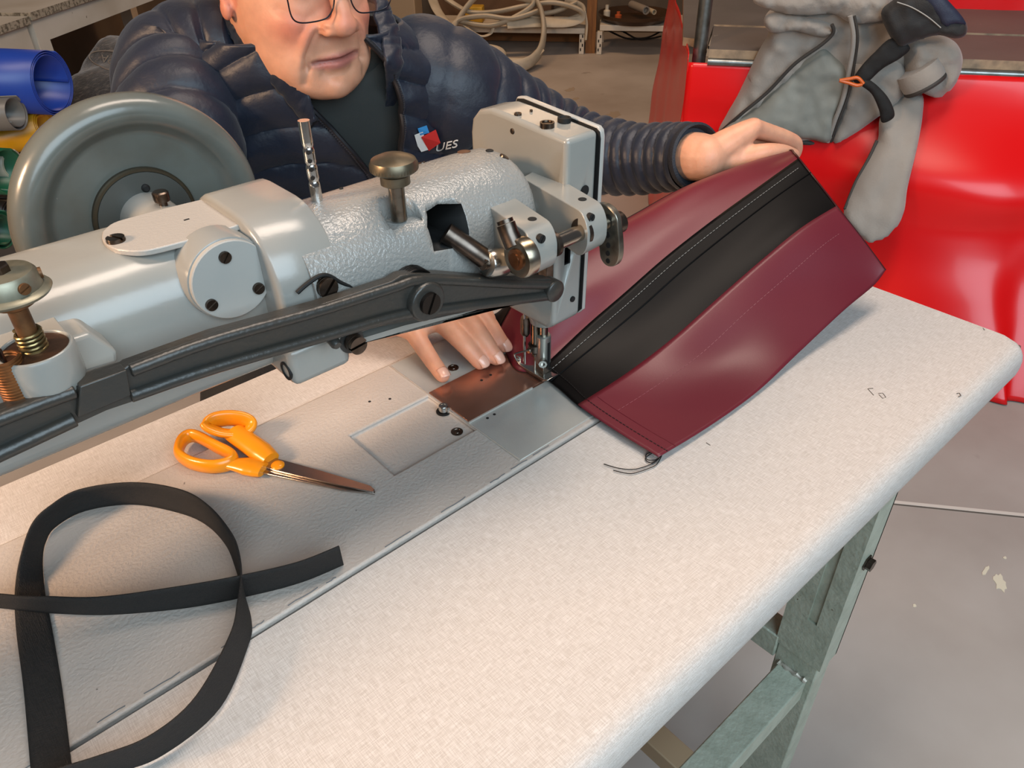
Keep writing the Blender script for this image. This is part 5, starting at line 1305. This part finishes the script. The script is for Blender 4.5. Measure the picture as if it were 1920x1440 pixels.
# ---- rolls of vinyl pushed under the bench
def vinyl_roll(px, py, Y, r0, turns, th, col, label, rough=0.35, ln=0.7, ax=None, open_r=0.6, hollow=None):
    c = PY(px, py, Y); axd = (ax or -E1).normalized(); a, bq, n = frame(axd)
    b = MB(); G = []; N_ = int(turns * 48)
    for k in range(N_ + 1):
        t = k / 48 * 2 * PI; r = r0 - (r0 * (1 - open_r)) * k / N_
        d = a * math.cos(t + 2.2) + bq * math.sin(t + 2.2)
        G.append([c + d * r, c + d * r + axd * ln * 0.5, c + d * r + axd * ln])
    b.grid(G); m = mat('vinyl_' + col[1:], col, rough, bump=(20, 0.1, 3))
    o = b.build('vinyl_roll', m, None, angle=180, solid=th, root=c)
    tag(o, label, 'roll', 'vinyl rolls under the timber bench'); return o
AX1 = (-E1 + Vector((0, 0, 0.02))).normalized()
vinyl_roll(98, 155, 2.40, 0.083, 3.2, 0.0022, '#1d3f9b', 'blue vinyl roll with open spiral end under the white bench', ax=AX1, open_r=0.80)
vinyl_roll(86, 236, 2.44, 0.047, 3.0, 0.003, '#d99a12', 'yellow vinyl roll below the blue roll', ax=(AX1 + Vector((0, -0.1, -0.25))), open_r=0.62)
vinyl_roll(30, 212, 2.36, 0.045, 1.6, 0.002, '#6f6a63', 'dull grey vinyl roll lying between the blue and yellow rolls', ax=(AX1 + Vector((0, -0.1, -0.06))), open_r=0.7)
vinyl_roll(16, 322, 2.38, 0.060, 1.4, 0.005, '#1f6a4a', 'green vinyl roll with pale felt edge', ax=AX1, open_r=0.92)
vinyl_roll(24, 308, 2.46, 0.040, 2.0, 0.003, '#d8cfbb', 'pale felt roll wedged behind the green roll', ax=AX1, open_r=0.8)
vinyl_roll(4, 432, 2.30, 0.052, 2.0, 0.003, '#14523a', 'dark green vinyl roll lowest under the bench', ax=AX1, open_r=0.6)
vinyl_roll(20, 396, 2.42, 0.036, 2.0, 0.003, '#2b2522', 'black vinyl roll between the two green rolls', ax=AX1, open_r=0.6)
rk = thing('roll_rack', 'wooden rack carrying the vinyl rolls under the timber bench', 'rack', BN(-0.35, 0.3, 0))
for zr in (0.28, 0.40, 0.51, 0.60):
    q = PY(20, 250, 2.40); p = Vector((q.x, q.y, zr)) + AX1 * 0.45
    b = MB(); b.obox(p, (E1, E2, Vector((0, 0, 1))), 0.12, 0.20, 0.009); b.build('shelf', mat('rack_board', '#4b3d30', 0.8), rk, smooth=False)
for dd in (-0.19, 0.19):
    q = PY(20, 250, 2.40); p = Vector((q.x, q.y, 0.33)) + AX1 * 0.58 + E2 * dd; p.z = 0.33
    b = MB(); b.obox(p, (E1, E2, Vector((0, 0, 1))), 0.02, 0.02, 0.33); b.build('upright', mat('rack_board', '#4b3d30', 0.8), rk, smooth=False)
# ---- furry patterned cover bundle under the second bench
m_fur = mat('brown_furry', '#30261f', 0.9, bump=(60, 0.9, 5), var=(26, '#6b5c50', 0.5, 0.75), stretch=(1, 3, 6), sheen=0.3)
sc0 = PY(330, 150, 3.05); sc0.z = 0.345
b = MB(); R = []
def fur_pt(th, ph):
    e = 0.75; f = lambda v, q: math.copysign(abs(v) ** q, v)
    d = E2 * (f(math.cos(ph), e) * f(math.cos(th), 0.9) * 0.62) + E1 * (f(math.sin(ph), e) * f(math.cos(th), 0.9) * 0.30) + Vector((0, 0, f(math.sin(th), 0.8) * 0.335))
    p = sc0 + d; return p + d.normalized() * (0.035 * noise.noise(p * 5) + 0.018 * noise.noise(p * 13))
for i in range(1, 40):
    th = -PI / 2 + PI * i / 40; R.append([fur_pt(th, 2 * PI * k / 90) for k in range(90)])
b.rings(R); fb = b.build('furry_cover', m_fur, None, angle=180, root=Vector((sc0.x, sc0.y, 0)))
tag(fb, 'bundled dark brown furry cover with an oval printed badge under the bench', 'cover')
bvf = BVHTree.FromPolygons([tuple(p) for r_ in R for p in r_], [(i * 90 + j, i * 90 + (j + 1) % 90, (i + 1) * 90 + (j + 1) % 90, (i + 1) * 90 + j) for i in range(38) for j in range(90)])
def onf(px, py, h=0.006):
    dd = ray(px, py).normalized(); hit = bvf.ray_cast(CAMP, dd)[0]
    return None if hit is None else hit - dd * h
m_badge = mat('badge_print', '#857a70', 0.8)
ROOT[fb.name] = Vector((sc0.x, sc0.y, 0))
pts = []
for k in range(60):
    t = 2 * PI * k / 60; u, v = math.cos(t) * 62, math.sin(t) * 19; an = 0.22
    pts.append(onf(228 + u * math.cos(an) - v * math.sin(an), 118 + u * math.sin(an) + v * math.cos(an)))
if all(p is not None for p in pts):
    b = MB(); b.tube(pts, 0.0022, 6, closed=True); b.build('badge_oval', m_badge, fb)
fc = bpy.data.curves.new('t', 'FONT'); fc.body = 'AY-Z-SPA'; fc.size = 1; fc.resolution_u = 2
fo = bpy.data.objects.new('t', fc); COL.objects.link(fo); dg = bpy.context.evaluated_depsgraph_get(); dg.update(); tm = bpy.data.meshes.new_from_object(fo.evaluated_get(dg))
ww = max(v.co.x for v in tm.vertices); vs = []
for v in tm.vertices:
    u, w_ = v.co.x / ww, v.co.y / 0.72; an = 0.20 + PI
    x_, y_ = (u - 0.5) * 88, -(w_ - 0.5) * 15
    q = onf(232 + x_ * math.cos(an) - y_ * math.sin(an), 118 + x_ * math.sin(an) + y_ * math.cos(an), 0.006); vs.append(q)
if all(q is not None for q in vs):
    b = MB(); b.add(vs, [tuple(p.vertices) for p in tm.polygons]); b.build('badge_lettering', m_badge, fb, smooth=False, solid=0.0006)
bpy.data.objects.remove(fo); bpy.data.meshes.remove(tm)

# ================================================================ low shelves at the back
def RD(px, py, D):
    d = ray(px, py); t = D / (d.x * E2.x + d.y * E2.y); return CAMP + d * t
m_wm = mat('white_metal', '#d3c8b8', 0.5, var=(8, '#bdb19f', 0.4, 0.7)); DS = 5.55
def shelf_unit(pxl, pxr, pyl, pyr, label, feet):
    l = RD(pxl, pyl, DS); r = RD(pxr, pyr, DS); zt = (l.z + r.z) / 2 + 0.0
    t = thing('metal_shelf', label, 'shelf', Vector(((l.x + r.x) / 2, (l.y + r.y) / 2, 0)))
    b = MB(); q = [Vector((p.x, p.y, zt - 0.03)) for p in (l, r, r + E2 * 0.38, l + E2 * 0.38)]; b.prism(q, (0, 0, 0.035)); b.build('shelf_board', m_wm, t, smooth=False, bevel=0.003)
    for fx in feet:
        f0 = RD(fx, 100, DS); f0.z = 0
        for dd in (0.0, 0.36):
            b = MB(); b.obox(f0 + E2 * dd + Vector((0, 0, zt / 2 - 0.015)), (E1, E2, Vector((0, 0, 1))), 0.016, 0.016, zt / 2 - 0.017); p_ = b.build('post', m_wm, t, smooth=False)
            if dd == 0:
                for k in range(4):
                    b = MB(); b.obox(f0 - E2 * 0.0164 + E1 * (0.006 * (1 if k % 2 else -1)) + Vector((0, 0, 0.03 + 0.028 * k)), (E1, E2, Vector((0, 0, 1))), 0.004, 0.0006, 0.009); b.build('slot', M_HOLE, p_, smooth=False)
    return zt
z1 = shelf_unit(800, 1097, 52, 53, 'low white metal shelf loaded with coiled white hose', (846, 1090))
z2 = shelf_unit(1125, 1330, 44, 56, 'low white metal shelf with pipes and a round tray beside the timber post', (1123, 1325))
q = RD(1107, 92, DS + 0.05); q.z = 0
b = MB(); b.obox(q + Vector((0, 0, 0.8)), (E1, E2, Vector((0, 0, 1))), 0.032, 0.032, 0.8)
tag(b.build('timber_post', mat('orange_timber', '#8a5a2c', 0.7, bump=(30, 0.3, 4), var=(12, '#6b431f', 0.4, 0.7), stretch=(6, 6, 0.6)), smooth=False, root=q), 'orange-brown timber post between the two white shelves', 'post')
q0 = RD(870, 110, DS + 0.33); q1 = RD(1090, 110, DS + 0.33)
b = MB(); b.prism([Vector((q0.x, q0.y, 0.005)), Vector((q1.x, q1.y, 0.005)), Vector((q1.x, q1.y, 0.005)) + E2 * 0.03, Vector((q0.x, q0.y, 0.005)) + E2 * 0.03], (0, 0, 0.075))
tag(b.build('floor_board', mat('board_brown', '#80552c', 0.7, bump=(30, 0.3, 4)), smooth=False, root=Vector((q0.x, q0.y, 0))), 'brown timber board lying on the floor under the hose shelf', 'board')
# hose: flat white webbing hose, in loops over and off the shelf
m_hose = mat('white_hose', '#c3b7a3', 0.75, bump=(160, 0.4, 3), var=(6, '#a59882', 0.4, 0.7))
hs = thing('coiled_hose', 'tangled flat white hose heaped on the low shelf and trailing on the floor', 'hose', RD(930, 128, DS - 0.3) * 1.0)
def hose(pts, w=0.040, n=90):
    C = catmull([RD(x, y, D) for x, y, D in pts], n)
    for p in C: p.z = max(p.z, 0.008)
    b = MB(); b.tube(C, w, 12, flat=0.38, up=(0.3, 0.2, 1)); b.build('hose_loop', m_hose, hs)
hose([(905, -20, 5.5), (870, 20, 5.45), (848, 60, 5.3), (850, 95, 5.2), (875, 118, 5.1), (930, 126, 5.0), (980, 122, 5.0), (1010, 100, 5.15), (1020, 60, 5.3), (1015, 20, 5.4), (1000, -10, 5.5)])
hose([(808, -10, 5.6), (820, 20, 5.5), (845, 55, 5.3), (858, 90, 5.15), (890, 110, 5.05), (940, 112, 5.0), (990, 112, 5.1), (1012, 95, 5.2)])
hose([(862, 80, 5.3), (900, 85, 5.15), (935, 92, 5.1), (935, 104, 5.05), (890, 108, 5.0)])
hose([(1010, 20, 5.45), (960, 35, 5.4), (910, 30, 5.4), (870, 35, 5.4), (850, 45, 5.35), (845, 70, 5.3), (860, 100, 5.2)])
hose([(840, 0, 5.6), (880, 22, 5.5), (930, 22, 5.5), (990, 10, 5.5), (1040, 5, 5.5), (1085, 18, 5.52), (1088, 32, 5.54), (1060, 42, 5.5), (1000, 42, 5.45), (950, 45, 5.4)])
hose([(870, 48, 5.4), (890, 62, 5.35), (905, 68, 5.35), (920, 62, 5.4), (925, 48, 5.42)], 0.017)
hose([(1080, 5, 5.6), (1040, 22, 5.55), (990, 30, 5.5), (1030, 38, 5.52), (1085, 34, 5.56), (1092, 15, 5.6), (1060, 0, 5.62)])
hose([(860, 40, 5.42), (920, 48, 5.4), (970, 30, 5.42), (1000, 5, 5.46), (960, -10, 5.5)])
hose([(1096, 20, 5.53), (1100, 45, 5.53), (1098, 75, 5.52)], 0.010)
def simple_box(px, py, D, hw_, hd_, h, col, label, name, cat, z=None):
    q = RD(px, py, D); zz = q.z if z is None else z
    b = MB(); b.obox(Vector((q.x, q.y, zz + h / 2)), (E1, E2, Vector((0, 0, 1))), hw_, hd_, h / 2)
    tag(b.build(name, mat('m_' + name + col[1:], col, 0.6, bump=(40, 0.2, 3)), bevel=0.006, root=Vector((q.x, q.y, zz))), label, cat)
simple_box(890, 20, 5.72, 0.06, 0.05, 0.10, '#c79a2a', 'yellow box half buried in the white hose', 'yellow_box', 'box', z1 + 0.006)
simple_box(930, 60, 6.08, 0.42, 0.10, 0.55, '#5d4127', 'brown cardboard carton behind the hose shelf', 'carton', 'carton', 0.0)
simple_box(760, 40, 5.5, 0.10, 0.10, 0.42, '#9b8468', 'tan cloth-covered carton beside the hose shelf', 'carton', 'carton', 0.0)
# tray, pipes and a jar on the second shelf
tq = RD(1190, 30, DS + 0.17); b = MB(); b.lathe((tq.x, tq.y, z2 + 0.006), (0, 0, 1), [(0.20, 0), (0.24, 0.03), (0.245, 0.05), (0.235, 0.05), (0.19, 0.012)], 48)
tag(b.build('round_tray', mat('tray_brown', '#4e3826', 0.35, 0.4), root=Vector((tq.x, tq.y, z2))), 'round dark brown tray on the low white shelf', 'tray')
for (x0, y0, x1, y1, r, m, lb) in ((1212, 16, 1185, 2, 0.026, '#8d8378', 'thick grey pipe offcut lying across the round tray'), (1228, 10, 1200, -4, 0.016, '#bfae93', 'thin pale pipe offcut lying across the round tray')):
    p_, q_ = RD(x0, y0, DS + 0.05), RD(x1, y1, DS + 0.25); z_ = z2 + 0.062 + r
    p_ = Vector((p_.x, p_.y, z_)); q_ = Vector((q_.x, q_.y, z_))
    b = MB(); b.lathe(p_, q_ - p_, [(r * 0.7, 0.03), (r * 0.7, 0.0), (r, 0.0), (r, (q_ - p_).length)], 24)
    tag(b.build('pipe_offcut', mat('pipe' + m[1:], m, 0.5), root=p_), lb, 'pipe')
for (px, col, h, lb) in ((1138, '#c9bda9', 0.09, 'small white jar standing on the round tray'), (1160, '#b4552a', 0.05, 'small orange jar standing on the round tray')):
    q_ = RD(px, 20, DS + 0.1); b = MB(); b.lathe((q_.x, q_.y, z2 + 0.02), (0, 0, 1), [(0.022, 0), (0.023, h * .6), (0.012, h * .7), (0.012, h), (0.009, h)], 20)
    tag(b.build('jar', mat('jar' + col[1:], col, 0.4), root=Vector((q_.x, q_.y, z2 + 0.02))), lb, 'jar')
cb_ = MB(); cb_.tube(catmull([RD(x, y, 5.9) for x, y in ((1130, 50), (1150, 62), (1180, 73), (1215, 70), (1240, 58))], 30), 0.006, 8)
cb_.tube(catmull([RD(x, y, 5.9) for x, y in ((1140, 46), (1170, 60), (1200, 74), (1240, 68))], 30), 0.006, 8)
tag(cb_.build('black_cable', mat('cable_black', '#15120f', 0.6), root=RD(1180, 73, 5.9)), 'black cables sagging beneath the low white shelf', 'cable')
